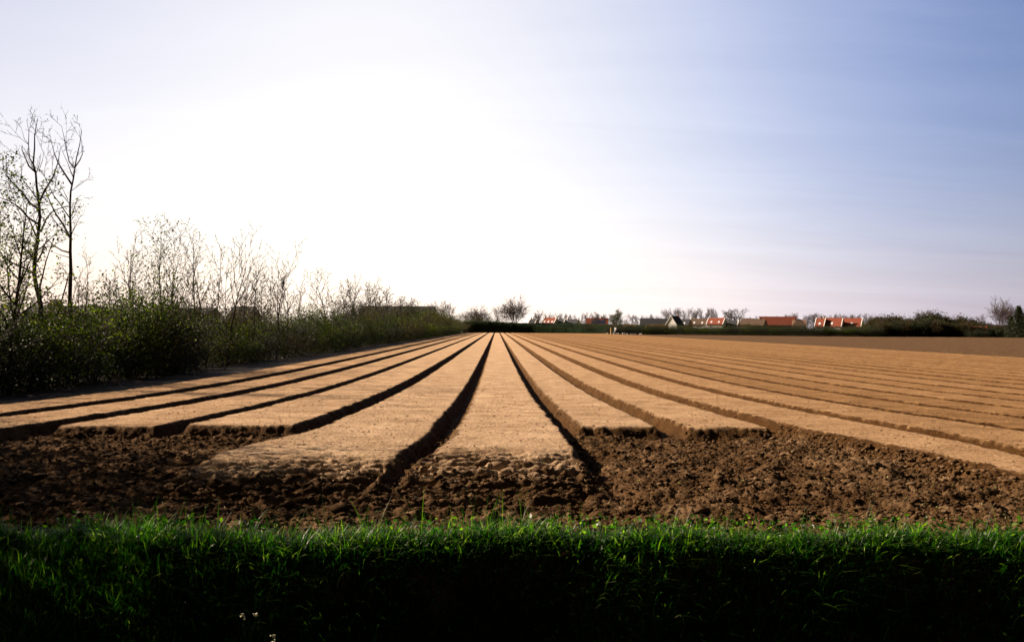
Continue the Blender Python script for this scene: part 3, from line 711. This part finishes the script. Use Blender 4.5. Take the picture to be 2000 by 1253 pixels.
FT = {'round': far_proto(200, 12, ROUND, .22), 'round2': far_proto(201, 11, ROUND, .2), 'tall': far_proto(202, 14, TALL, .2),
      'fan': far_proto(203, 15, dict(FAN, ch=(12, 10, 7)), .26, 5, .45), 'dense': far_proto(204, 12, dict(ROUND, ch=(14, 10, 8), s0=(.08, .1, .1)), .2, 3, .35, BROWNLEAF, 900, .3),
      'globe': far_proto(208, 15, dict(ROUND, ch=(11, 10, 7), s0=(.42, .22, .15), ratio=(1.0, .5, .42), fall=(.42, .3, .4), ang=(.72, .65, .7), trop=(0, 0, 0, 0)), .24, 4, .3),
      'green': far_proto(205, 10, ROUND, .2, 2, .2, LEAF, 2200, .3), 'thicket': far_proto(206, 7, dict(ROUND, s0=(.05, .1, .1)), .12, 4, .3, BROWNLEAF, 3600, .32, TWIG, .25),
      'dark': far_proto(207, 8, dict(ROUND, s0=(.05, .1, .1)), .15, 3, .25, DARKLEAF, 4600, .35, TWIG, .3)}
def conifer_proto(seed, h=10):
    rg = np.random.default_rng(seed); sg = Segs(); cr = Segs()
    for k in range(10): sg.add(np.array([0, 0, k * h / 10]), np.array([0, 0, (k + 1) * h / 10]), .2 * (1 - k / 10.5), .2 * (1 - (k + 1) / 10.5))
    P_ = []
    for k in range(150):
        z = h * (.03 + .95 * (k / 150) ** .9); a = k * 2.4; L_ = (h - z) * .42 * rg.uniform(.7, 1.1) + .2
        b = np.array([math.cos(a) * L_, math.sin(a) * L_, z - L_ * .25]); cr.add(np.array([0, 0, z]), b, .05, .02)
        for j in range(44): P_.append(np.array([0, 0, z]) + (b - np.array([0, 0, z])) * rg.uniform(.15, 1) + rg.normal(0, .16, 3))
    P_ = np.array(P_); P_[:, 2] = np.abs(P_[:, 2])
    v, f, a = leaves(P_, .36 * rg.uniform(.6, 1.3, len(P_)), rg, rg.beta(2, 3, len(P_)), .5, .7)
    return sg.mesh('trunk', BARK, 6), cr.mesh('crown', TWIG, 3), mesh_np('leaves', v, f, DARKLEAF, attrs={'tint': a})
FT['conifer'] = conifer_proto(400)
def far_tree(kind, x, ytop, Y, label, group=None, name='bare_tree', wide=1.0, z0=-.3, cat='tree'):
    b = at(x, 640, Y); top = at(x, ytop, Y).z; H_ = {'round': 12, 'round2': 11, 'tall': 14, 'fan': 15, 'dense': 12, 'green': 10, 'thicket': 7, 'dark': 8, 'globe': 15, 'conifer': 10}[kind]
    s = (top - z0) / H_
    o = empty(name, (b.x, Y, z0), rs.uniform(0, 6.28), (s * wide, s * wide, s)); tag(o, label, cat, group)
    tr, cr, lf = FT[kind]
    link('trunk', tr, o); link('crown', cr, o)
    if lf: link('leaves', lf, o)
    return o
far_tree('globe', 1010, 570, 432, 'large round crowned bare tree with several stems at the far end of the rows', wide=1.0)
far_tree('globe', 938, 591, 450, 'broad low bare tree left of the large round crowned one', wide=1.3)
far_tree('round', 862, 585, 470, 'rounded bare tree above the far end of the hedge', wide=1.1)
far_tree('round2', 882, 590, 480, 'rounded bare tree just right of its twin above the hedge end', wide=1.1)
far_tree('round2', 845, 590, 470, 'smaller rounded bare tree left of the twin crowns at the hedge end', wide=1.0)
far_tree('round', 800, 588, 300, 'faint round bare tree rising behind the long dark roof')
far_tree('tall', 975, 600, 470, 'thin bare tree between the broad low tree and the large round crowned one')
far_tree('round', 1052, 604, 600, 'bare tree just right of the large round crowned tree')
far_tree('green', 1206, 603, 420, 'pale green budding tree beside the farm machine at the field end', name='budding_tree')
far_tree('round', 1165, 607, 640, 'bare rounded tree rising above the long red roof')
far_tree('dense', 1432, 600, 780, 'dense domed bare tree right of the white edged red roof', wide=1.25)
far_tree('globe', 1953, 573, 350, 'tall bare tree with spreading limbs at the right end of the tree line', wide=.85)
far_tree('round2', 1922, 612, 352, 'low bare tree left of the tall spreading one at the right', wide=1.1)
far_tree('conifer', 1990, 597, 318, 'dark evergreen tree at the right edge of the picture', name='evergreen_tree', wide=1.15)
far_tree('conifer', 2006, 602, 316, 'dark evergreen tree cut off by the right edge of the picture', name='evergreen_tree', wide=1.2)
far_tree('conifer', 1975, 617, 322, 'low dark evergreen under the tall bare tree', name='evergreen_tree', wide=1.3)
far_tree('dense', 1808, 602, 345, 'bare domed tree showing above the right thicket', wide=.8)
hz = [(1040, 1118, 611, 900), (1118, 1196, 610, 900), (1228, 1292, 613, 950), (1300, 1350, 601, 800), (1350, 1408, 600, 830), (1532, 1700, 611, 900), (1460, 1530, 616, 950)]
for a, b_, yt, Yd in hz:
    x = a
    while x < b_:
        far_tree(rs.choice(['tall', 'round', 'round2', 'tall']), x, yt + rs.uniform(-2, 4), Yd + rs.uniform(-40, 60),
                 'hazy bare tree in the row on the horizon behind the village roofs', 'bare trees on the horizon behind the roofs', wide=1.05)
        x += rs.uniform(5, 9)
x = 1688
while x < 1985:
    yt = np.interp(x, [1688, 1710, 1740, 1790, 1812, 1840, 1870, 1895, 1925, 1985], [628, 619, 616, 618, 610, 617, 620, 617, 630, 633])
    for q in range(2):
        far_tree(rs.choice(['thicket', 'thicket', 'dark', 'dense', 'green']) if q else rs.choice(['dark', 'thicket', 'dark']), x + rs.uniform(-3, 3), yt + rs.uniform(-2, 4) + (0 if q else 9), (345 if q else 330) + rs.uniform(-4, 4),
             'brownish tree in the dense thicket along the right field edge', 'trees of the thicket at the right', name='thicket_tree', wide=1.35)
    x += rs.uniform(7, 10)
# hedge across the far end of the field
x = 1192
while x < 1720:
    for q in range(2):
        yt = np.interp(x, [1190, 1230, 1310, 1330, 1480, 1590, 1640, 1700], [636, 634, 633, 635.5, 634.5, 635, 638, 636]) + (3 if q == 0 else 0)
        Yd = np.interp(x, [1190, 1300, 1600, 1720], [366, 356, 322, 318]) + q * 4 + 3
        p = at(x + rs.uniform(-2, 2), yt + rs.uniform(-1.2, 1.2), Yd); s = (p.z + .2) / 3.2
        k = rs.choice([3, 3, 3, 1]) if q == 0 else rs.choice([2, 3, 5, 0])
        shrub(k, (p.x, Yd, -.2), (1.7, 1.7, s), rs.uniform(0, 6.28), {0: 'greenish', 1: 'greenish', 2: 'brown', 3: 'dark', 5: 'brown'}[k] + ' shrub in the low hedge crossing the far end of the field', 'shrubs of the hedge at the far end of the field')
    x += 9
x = 914
while x < 984:
    p = at(x, 617 + (x - 914) * .12 + rs.uniform(-2, 2), 418)
    shrub(rs.choice([1, 0, 2, 3]), (p.x, 418 + rs.uniform(-3, 3), -.2), (2.2, 2.2, (p.z + .2) / 3.2), rs.uniform(0, 6), 'broad bush behind the dark bank where the hedge and field meet', 'bushes behind the dark bank'); x += 8
for xx, yt in ((1155, 625), (1145, 628), (1205, 626), (1190, 630), (1215, 628), (1228, 630)):
    p = at(xx, yt, 395); shrub(rs.choice([2, 3, 5]), (p.x, 395, 0), (1.8, 1.8, p.z / 3.2), rs.uniform(0, 6), 'bush in front of the long red roof beyond the field', 'bushes in front of the long red roof')
# reeds
def reeds(xa, xb, yt, Yd, label):
    n = 9000; rg = np.random.default_rng(int(xa)); A = at(xa, yt, Yd); Bq = at(xb, yt, Yd)
    t = rg.uniform(0, 1, n); P_ = np.stack([A.x + (Bq.x - A.x) * t, Yd + rg.uniform(0, 4, n), np.full(n, -.2)], -1)
    h = (A.z + .2) * rg.uniform(.6, 1.05, n) * np.clip(np.minimum(t, 1 - t) * 8 + .5, 0, 1)
    v, q, tt, a = blades(P_, h, np.full(n, .10), rg.uniform(0, .15, n), rg.uniform(0, 6.28, n), rg.uniform(0, 1, n), rg)
    tag(link('reeds', mesh_np('reeds', v, [q, tt], REED, attrs={'tint': a})), label, 'reeds', kind='stuff')
reeds(1218, 1245, 632.5, 372, 'tan dry reeds in the far hedge right of the farm machine')
reeds(1262, 1308, 632, 368, 'wide tan patch of dry reeds below the white gabled house')

# ------------------------------------------------------------------ embankments at the far end
def bank(name, pts, Y0, w, mat):
    V = []; F = []; rg = np.random.default_rng(3)
    P_ = []
    for k in range(len(pts) - 1):
        n = 24
        for j in range(n + (k == len(pts) - 2)):
            t = j / n; P_.append([pts[k][i] + (pts[k + 1][i] - pts[k][i]) * t for i in range(3)])
    for i, (x_, y_, yy) in enumerate(P_):
        p = at(x_, y_, yy); h = p.z + .4 + rg.normal(0, .05)
        for dy, kz in ((-1.25, 0), (-.75, .55), (-.28, .93), (0, 1), (.3, .96), (1.4, 0)): V.append((p.x, yy + dy * w + rg.normal(0, .04), -.5 + (h + .1) * kz + rg.normal(0, .03)))
    m = 6
    for i in range(len(P_) - 1):
        for k in range(m - 1): F.append((i * m + k, (i + 1) * m + k, (i + 1) * m + k + 1, i * m + k + 1))
    tag(link(name, mesh_np(name, np.array(V), np.array(F), mat, smooth=True)), kind='structure')
bank('embankment', [(905, 627, 402), (960, 627.5, 402), (1040, 632, 402), (1110, 639, 398), (1200, 648, 390)], 400, 2.6, DIKE)
bank('embankment_behind', [(1020, 630.5, 425), (1120, 631, 425), (1180, 633, 420), (1260, 634, 410), (1300, 640, 405)], 425, 6, DIKE)

# ------------------------------------------------------------------ houses
WHITE = m_simple('whitewash', (0.62, 0.60, 0.60), (0.78, 0.76, 0.76), 2, .8, .2, 0)
BRICK = m_simple('brick', (0.16, 0.10, 0.07), (0.26, 0.16, 0.11), 3, .9, .1, 0)
def m_roof(name, c1, c2):
    m, n, b = mat_new(name, .8, .25); z = noise_node(n, 1.5, 5, .7)
    t = N(n, 'ShaderNodeTexCoord'); wv = N(n, 'ShaderNodeTexWave', wave_type='BANDS', bands_direction='Z'); wv.inputs['Scale'].default_value = 2.2; wv.inputs['Distortion'].default_value = .4
    n.links.new(t.outputs['Object'], wv.inputs[0])
    r = ramp(n, z.outputs[0], [(0.3, c1), (0.7, c2)]); n.links.new(r.outputs[0], b.inputs['Base Color']); bump(n, b, wv.outputs[0], .05); return m
RED = m_roof('red_tiles', (0.15, 0.034, 0.018), (0.26, 0.068, 0.034)); SLATE = m_roof('dark_tiles', (0.018, 0.020, 0.026), (0.045, 0.048, 0.058))
BROWN = m_roof('brown_tiles', (0.05, 0.032, 0.022), (0.11, 0.07, 0.045)); RUST = m_roof('rust_tiles', (0.16, 0.045, 0.02), (0.26, 0.08, 0.035))
GLASS = m_simple('window_glass', (0.02, 0.025, 0.03), (0.05, 0.06, 0.07), 1, .1, .8, 0)
SKYL = m_simple('skylight_glass', (0.55, 0.58, 0.62), (0.75, 0.78, 0.82), 1, .15, .8, 0)
PANEL = m_simple('solar_glass', (0.02, 0.03, 0.06), (0.04, 0.05, 0.10), 1, .15, .8, 0)
def boxes(L):
    V = []; F = []
    for (x0, y0, z0, x1, y1, z1) in L:
        o = len(V); V += [(x0, y0, z0), (x1, y0, z0), (x1, y1, z0), (x0, y1, z0), (x0, y0, z1), (x1, y0, z1), (x1, y1, z1), (x0, y1, z1)]
        F += [(o, o + 3, o + 2, o + 1), (o + 4, o + 5, o + 6, o + 7), (o, o + 1, o + 5, o + 4), (o + 1, o + 2, o + 6, o + 5), (o + 2, o + 3, o + 7, o + 6), (o + 3, o, o + 4, o + 7)]
    return np.array(V, float), np.array(F)
def bx(name, L, mat, parent):
    v, f = boxes(L); return link(name, mesh_np(name, v, f, mat), parent)
def solid(name, prof, x0, x1, mat, parent):
    """a profile in y, z pushed along x"""
    n = len(prof); V = [(x0, a, b) for a, b in prof] + [(x1, a, b) for a, b in prof]
    Q = np.array([(i, (i + 1) % n, n + (i + 1) % n, n + i) for i in range(n)])
    me = bpy.data.meshes.new(name); me.from_pydata(V, [], [tuple(q) for q in Q] + [tuple(range(n - 1, -1, -1)), tuple(range(n, 2 * n))]); me.materials.append(mat)
    return link(name, me, parent)
def house(name, xr0, xr1, yr, label, roof=RED, wall=WHITE, Y=700, th=33, Wd=9.0, zr_e=4.2, trim=True, chim=((.04, WHITE), (.96, WHITE)), sky=0, hip=False, win=0, solar=False, cat='house', group=None):
    a = at(xr0, yr, Y); b = at(xr1, yr, Y); zr = (a.z + b.z) / 2; t = R(th)
    Lr = (b.x - a.x) / math.cos(t); cxm = (a.x + b.x) / 2; w = Wd / 2; ze = zr - zr_e
    o = empty(name, (cxm, Y, 0), -t); tag(o, label, cat, group)
    h = Lr / 2
    solid('wall', [(-w, -.3), (w, -.3), (w, ze), (0, zr - .15), (-w, ze)], -h + .15, h - .15, wall, o)
    e = .35; sl = zr_e / w
    if hip:
        hh = w * .8
        V = [(-h - e, -w - e, ze - e * sl), (h + e, -w - e, ze - e * sl), (h + e, w + e, ze - e * sl), (-h - e, w + e, ze - e * sl), (-h + hh, 0, zr + .1), (h - hh, 0, zr + .1)]
        me = bpy.data.meshes.new('roof'); me.from_pydata(V, [], [(0, 1, 5, 4), (1, 2, 5), (2, 3, 4, 5), (3, 0, 4), (3, 2, 1, 0)]); me.materials.append(roof); rf = link('roof', me, o)
    else:
        rf = solid('roof', [(-w - e, ze - e * sl), (0, zr), (w + e, ze - e * sl), (w + e, ze - e * sl + .22), (0, zr + .24), (-w - e, ze - e * sl + .22)], -h + .02, h - .02, roof, o)
    if trim:
        for s in (-1, 1):
            solid('gable_trim', [(-w - e, ze - e * sl - .1), (-w - e, ze - e * sl + .5), (0, zr + .55), (w + e, ze - e * sl + .5), (w + e, ze - e * sl - .1), (0, zr - .1)], s * h - .22, s * h + .22, wall, o)
    for fx, mt in chim:
        x0 = -h + Lr * fx; bx('chimney', [(x0 - .45, -.4, zr - .8), (x0 + .45, .4, zr + 1.25), (x0 - .55, -.5, zr + 1.25), (x0 + .55, .5, zr + 1.4)] and [(x0 - .45, -.4, zr - .8, x0 + .45, .4, zr + 1.25), (x0 - .55, -.5, zr + 1.25, x0 + .55, .5, zr + 1.42)], mt, rf)
    for k in range(sky):
        xs_ = -h + Lr * (k + .6) / (sky + .2); yy = -w * .72; zz = zr - zr_e * .72
        solid('skylight', [(yy - .55, zz - .55 * sl + .3), (yy + .55, zz + .55 * sl + .3), (yy + .55, zz + .55 * sl + .42), (yy - .55, zz - .55 * sl + .42)], xs_ - .6, xs_ + .6, SKYL, rf)
    if solar: solid('solar_panel', [(-w * .95, zr - zr_e * .95 + .28), (-w * .35, zr - zr_e * .35 + .28), (-w * .35, zr - zr_e * .35 + .40), (-w * .95, zr - zr_e * .95 + .40)], -h * .5, h * .72, PANEL, rf)
    for k in range(win):
        yy = -.9 + 1.8 * k / max(1, win - 1) if win > 1 else 0
        f = bx('window', [(h - .16 + .22 - .02, yy - .45, ze + .2, h + .12, yy + .45, ze + 1.5)], WHITE, o)
        bx('pane', [(h + .12, yy - .36, ze + .28, h + .15, yy + .36, ze + 1.42)], GLASS, f)
    return o
dk = ((.5, BRICK),)
house('cottage', 1064, 1087, 620.5, 'white walled cottage with red roof and three pale skylights near the picture centre', sky=3, chim=((.02, WHITE), (.98, WHITE)), win=1)
house('cottage', 1036, 1049, 623.5, 'dark roofed cottage left of the red roofed white cottage', SLATE, chim=((.1, WHITE),), Y=690)
house('cottage', 1091, 1104, 623.5, 'dark roofed cottage tucked right of the red roofed white cottage', SLATE, chim=())
house('long_house', 1109, 1130, 623.5, 'dark roofed house with a white chimney at each end', SLATE, chim=((.02, WHITE), (.98, WHITE)), trim=False)
house('long_house', 1145, 1188, 621.5, 'long red roofed house with dark solar panels on its slope', RED, BRICK, th=8, chim=((.3, BRICK), (.7, BRICK)), trim=False, solar=True)
house('long_house', 1251, 1303, 622.2, 'long low dark roofed building behind the dry reeds', SLATE, BRICK, th=12, chim=(), trim=False, cat='house')
house('gabled_house', 1308, 1328, 617.5, 'steep white gabled house with near black roof and two small windows', SLATE, WHITE, th=-55, Wd=8.5, zr_e=6, trim=True, chim=((.95, BRICK),), Y=690)
house('cottage', 1332, 1348, 623.5, 'low dark roofed cottage right of the steep white gable', SLATE, BRICK, chim=(), trim=False, sky=1)
house('cottage', 1352, 1382, 622.5, 'dark brown roofed cottage left of the white edged red roof', BROWN, chim=((.0, WHITE),), sky=2, Y=705)
house('cottage', 1386, 1414, 621, 'red roofed cottage with white gable edges and two skylights', sky=2, chim=((.98, BRICK),), Y=695)
house('cottage', 1416, 1441, 626.5, 'low blue grey roofed cottage with a pale gable', SLATE, chim=((.98, WHITE),), Y=695, win=2)
house('cottage', 1450, 1473, 622, 'brown roofed cottage left of the broadest red roof', BROWN, BRICK, chim=(), trim=False, Y=700)
house('cottage', 1474, 1494, 623, 'dull brown roofed cottage touching the broadest red roof', BROWN, BRICK, chim=dk, trim=False, Y=690)
house('barn', 1484, 1554, 618.5, 'broad red roofed barn, the widest roof of the village', RED, BRICK, th=6, Wd=14, zr_e=6, chim=(), trim=False, Y=720, cat='barn')
house('cottage', 1548, 1574, 623.5, 'brown hip roofed cottage right of the widest red roof', BROWN, BRICK, th=15, chim=((.2, RUST),), trim=False, hip=True, Y=690)
house('terrace_house', 1596, 1611, 621.5, 'leftmost small house of the red roofed terrace with white gables', sky=1, chim=((.5, BRICK),), Y=650, zr_e=5.2)
house('terrace_house', 1612, 1643, 621, 'middle and widest house of the red roofed terrace with white gables', sky=1, chim=((.05, BRICK), (.98, BRICK)), Y=648, zr_e=5.2, win=1)
house('terrace_house', 1650, 1681, 621.5, 'rightmost house of the red roofed terrace with white gables', sky=1, chim=(), Y=646, zr_e=5.2)
house('barn', 1899, 1926, 637.5, 'small rust red roofed barn half hidden in the right thicket', RUST, BRICK, th=20, Wd=5, zr_e=2, chim=(), trim=False, Y=327, cat='barn')
for xx in (1896, 1906, 1915, 1925):
    p = at(xx, 643.5, 321); shrub(3, (p.x, 321, -.2), (1.5, 1.5, (p.z + .2) / 3.2), xx, 'dark bush in front of the small rust red barn', 'dark bushes in front of the small barn')
# roofs behind the left hedge
house('house', 96, 122, 583, 'dark pyramid roofed house seen between the tall tree trunks', SLATE, BRICK, Y=150, th=10, Wd=2.6, zr_e=2.0, hip=True, trim=False, chim=())
house('long_house', 60, 205, 599, 'long low dark roof behind the tall tree trunks', SLATE, BRICK, Y=170, th=4, Wd=7, zr_e=1.6, trim=False, chim=())
house('long_house', 300, 350, 598, 'dark roof showing behind the leafy topped tree', SLATE, BRICK, Y=190, th=14, Wd=8, zr_e=3, trim=False, chim=())
house('long_house', 352, 422, 603, 'low dark roofed building behind the narrow bare trees', SLATE, BRICK, Y=190, th=4, Wd=6, zr_e=1.0, trim=False, chim=())
house('long_house', 455, 500, 600, 'flat dark roof behind the right leaning bare tree', SLATE, BRICK, Y=220, th=4, Wd=9, zr_e=2.2, trim=False, chim=())
house('long_barn', 706, 850, 598.5, 'very long dark barn roof behind the far part of the hedge', SLATE, BRICK, Y=430, th=3, Wd=14, zr_e=4, trim=False, chim=(), cat='barn')

# ------------------------------------------------------------------ farm machine, post, gulls
METAL = m_simple('dark_metal', (0.02, 0.028, 0.04), (0.05, 0.065, 0.09), 2, .5, .5, 0); TYRE = m_simple('tyre_rubber', (0.012, 0.012, 0.012), (0.03, 0.03, 0.03), 4, .9, .2, 0)
WOOD = m_simple('weathered_wood', (0.35, 0.24, 0.12), (0.52, 0.38, 0.20), 5, .9, .1, .01)
def tube_ring(r, r2, w, n=24):
    V = []; F = []
    for i in range(n):
        t = 2 * math.pi * i / n
        for (rr, yy) in ((r, -w / 2), (r, w / 2), (r2, w / 2), (r2, -w / 2)): V.append((rr * math.cos(t), yy, rr * math.sin(t)))
    for i in range(n):
        j = (i + 1) % n
        for k in range(4): F.append((i * 4 + k, j * 4 + k, j * 4 + (k + 1) % 4, i * 4 + (k + 1) % 4))
    return np.array(V), np.array(F)
p = at(1203, 652, 352)
tr = empty('tractor', (p.x, 352, -.1), R(75)); tag(tr, 'dark farm machine with a pale panel parked at the far field edge', 'farm machine')
bx('body', [(-1.3, -.4, .6, .6, .4, 1.4), (-1.5, -.3, .5, -1.3, .3, 1.2)], METAL, tr)
cb = bx('cab', [(.5, -.7, .8, 1.8, .7, 1.3), (.55, -.65, 1.3, .65, -.55, 2.4), (.55, .55, 1.3, .65, .65, 2.4), (1.65, -.65, 1.3, 1.75, -.55, 2.4), (1.65, .55, 1.3, 1.75, .65, 2.4), (.45, -.75, 2.4, 1.85, .75, 2.52)], METAL, tr)
bx('pane', [(.58, -.54, 1.31, .62, .54, 2.39)], SKYL, cb)
for sx, rr in ((-1.0, .5), (1.2, .85)):
    for sy in (-1, 1):
        v, f = tube_ring(rr, rr * .55, .35); wme = link('wheel', mesh_np('tyre', v, f, TYRE), tr); wme.location = (sx, sy * .85, rr)
        v, f = tube_ring(rr * .54, .06, .12); link('rim', mesh_np('rim', v, f, WHITE), wme)
p = at(1193.5, 652, 350)
ps = empty('wooden_post', (p.x, 350, -.15)); tag(ps, 'upright tan wooden post beside the farm machine at the field end', 'post')
sg = Segs()
for k in range(6): sg.add(np.array([.03 * math.sin(k), .02 * k, k * .4]), np.array([.03 * math.sin(k + 1), .02 * (k + 1), (k + 1) * .4]), .26 - .012 * k, .25 - .012 * k)
link('shaft', sg.mesh('shaft', WOOD, 8), ps); bx('cap', [(-.28, -.12, 2.36, .26, .32, 2.5)], WOOD, ps)
FEATH = m_simple('white_feathers', (0.65, 0.63, 0.62), (0.8, 0.78, 0.77), 10, .8, .1, 0)
def gull_mesh():
    sg = Segs()
    for a, b, ra, rb_ in (((-.22, 0, .16), (-.10, 0, .17), .015, .07), ((-.10, 0, .17), (.06, 0, .20), .07, .08), ((.06, 0, .20), (.15, 0, .27), .08, .045), ((.15, 0, .27), (.21, 0, .31), .045, .05), ((.21, 0, .31), (.25, 0, .31), .05, .02),
                          ((.0, .03, .0), (0, .03, .14), .01, .01), ((.0, -.03, .0), (0, -.03, .14), .01, .01)): sg.add(np.array(a, float), np.array(b, float), ra, rb_)
    return sg.mesh('gull', FEATH, 8)
gm = gull_mesh()
for k, (xx, yy) in enumerate([(1185, 652), (1199, 653), (1204, 653), (1208, 653.5), (1216, 653.5), (1220, 653.5), (1225, 654), (1232, 654), (1236, 654.2), (1240, 654), (1249, 655), (1252, 654.4)]):
    Yd = 342 + rs.uniform(-6, 4); p = at(xx, yy, Yd)
    o = link('white_bird', gm); o.location = (p.x, Yd, -.12 if p.x > 45 else 0); o.rotation_euler = (0, 0, rs.uniform(0, 6.28)); o.scale = (1.5,) * 3
    tag(o, 'white bird standing on the soil at the far field edge near the farm machine', 'bird', 'white birds at the far field edge')

# ------------------------------------------------------------------ pale flowers on the bank
PETAL = m_simple('petal', (0.55, 0.50, 0.30), (0.75, 0.70, 0.46), 30, .7, .2, 0)
def flower(x, y, Yd, label, seed):
    rg = np.random.default_rng(seed); p = at(x, y, Yd); z0 = gz(p.x, Yd); h = p.z - z0
    o = empty('white_flower', (p.x, Yd, z0)); tag(o, label, 'flower'); sg = Segs(); heads = []
    for k in range(5):
        a = rg.uniform(0, 6.28); e = np.array([math.cos(a) * .05, math.sin(a) * .05, h + rg.uniform(-.05, .02)])
        sg.add(np.array([0, 0, 0.]), np.array([0, 0, h * .6]), .003, .003); sg.add(np.array([0, 0, h * .6]), e, .0025, .002); heads.append(e)
    link('stem', sg.mesh('stem', GRASS, 4), o)
    P_ = np.concatenate([hd + rg.normal(0, .008, (16, 3)) for hd in heads[:2]])
    v, f = blobs(P_, np.full(len(P_), .008), rg, 1.0); link('blossom', mesh_np('blossom', v, f, PETAL), o)
flower(489, 1207, 6.95, 'small cream white flower head low on the dark bank', 1)
flower(532, 1238, 6.85, 'cream flower with green leaves below and right of the other one', 2)
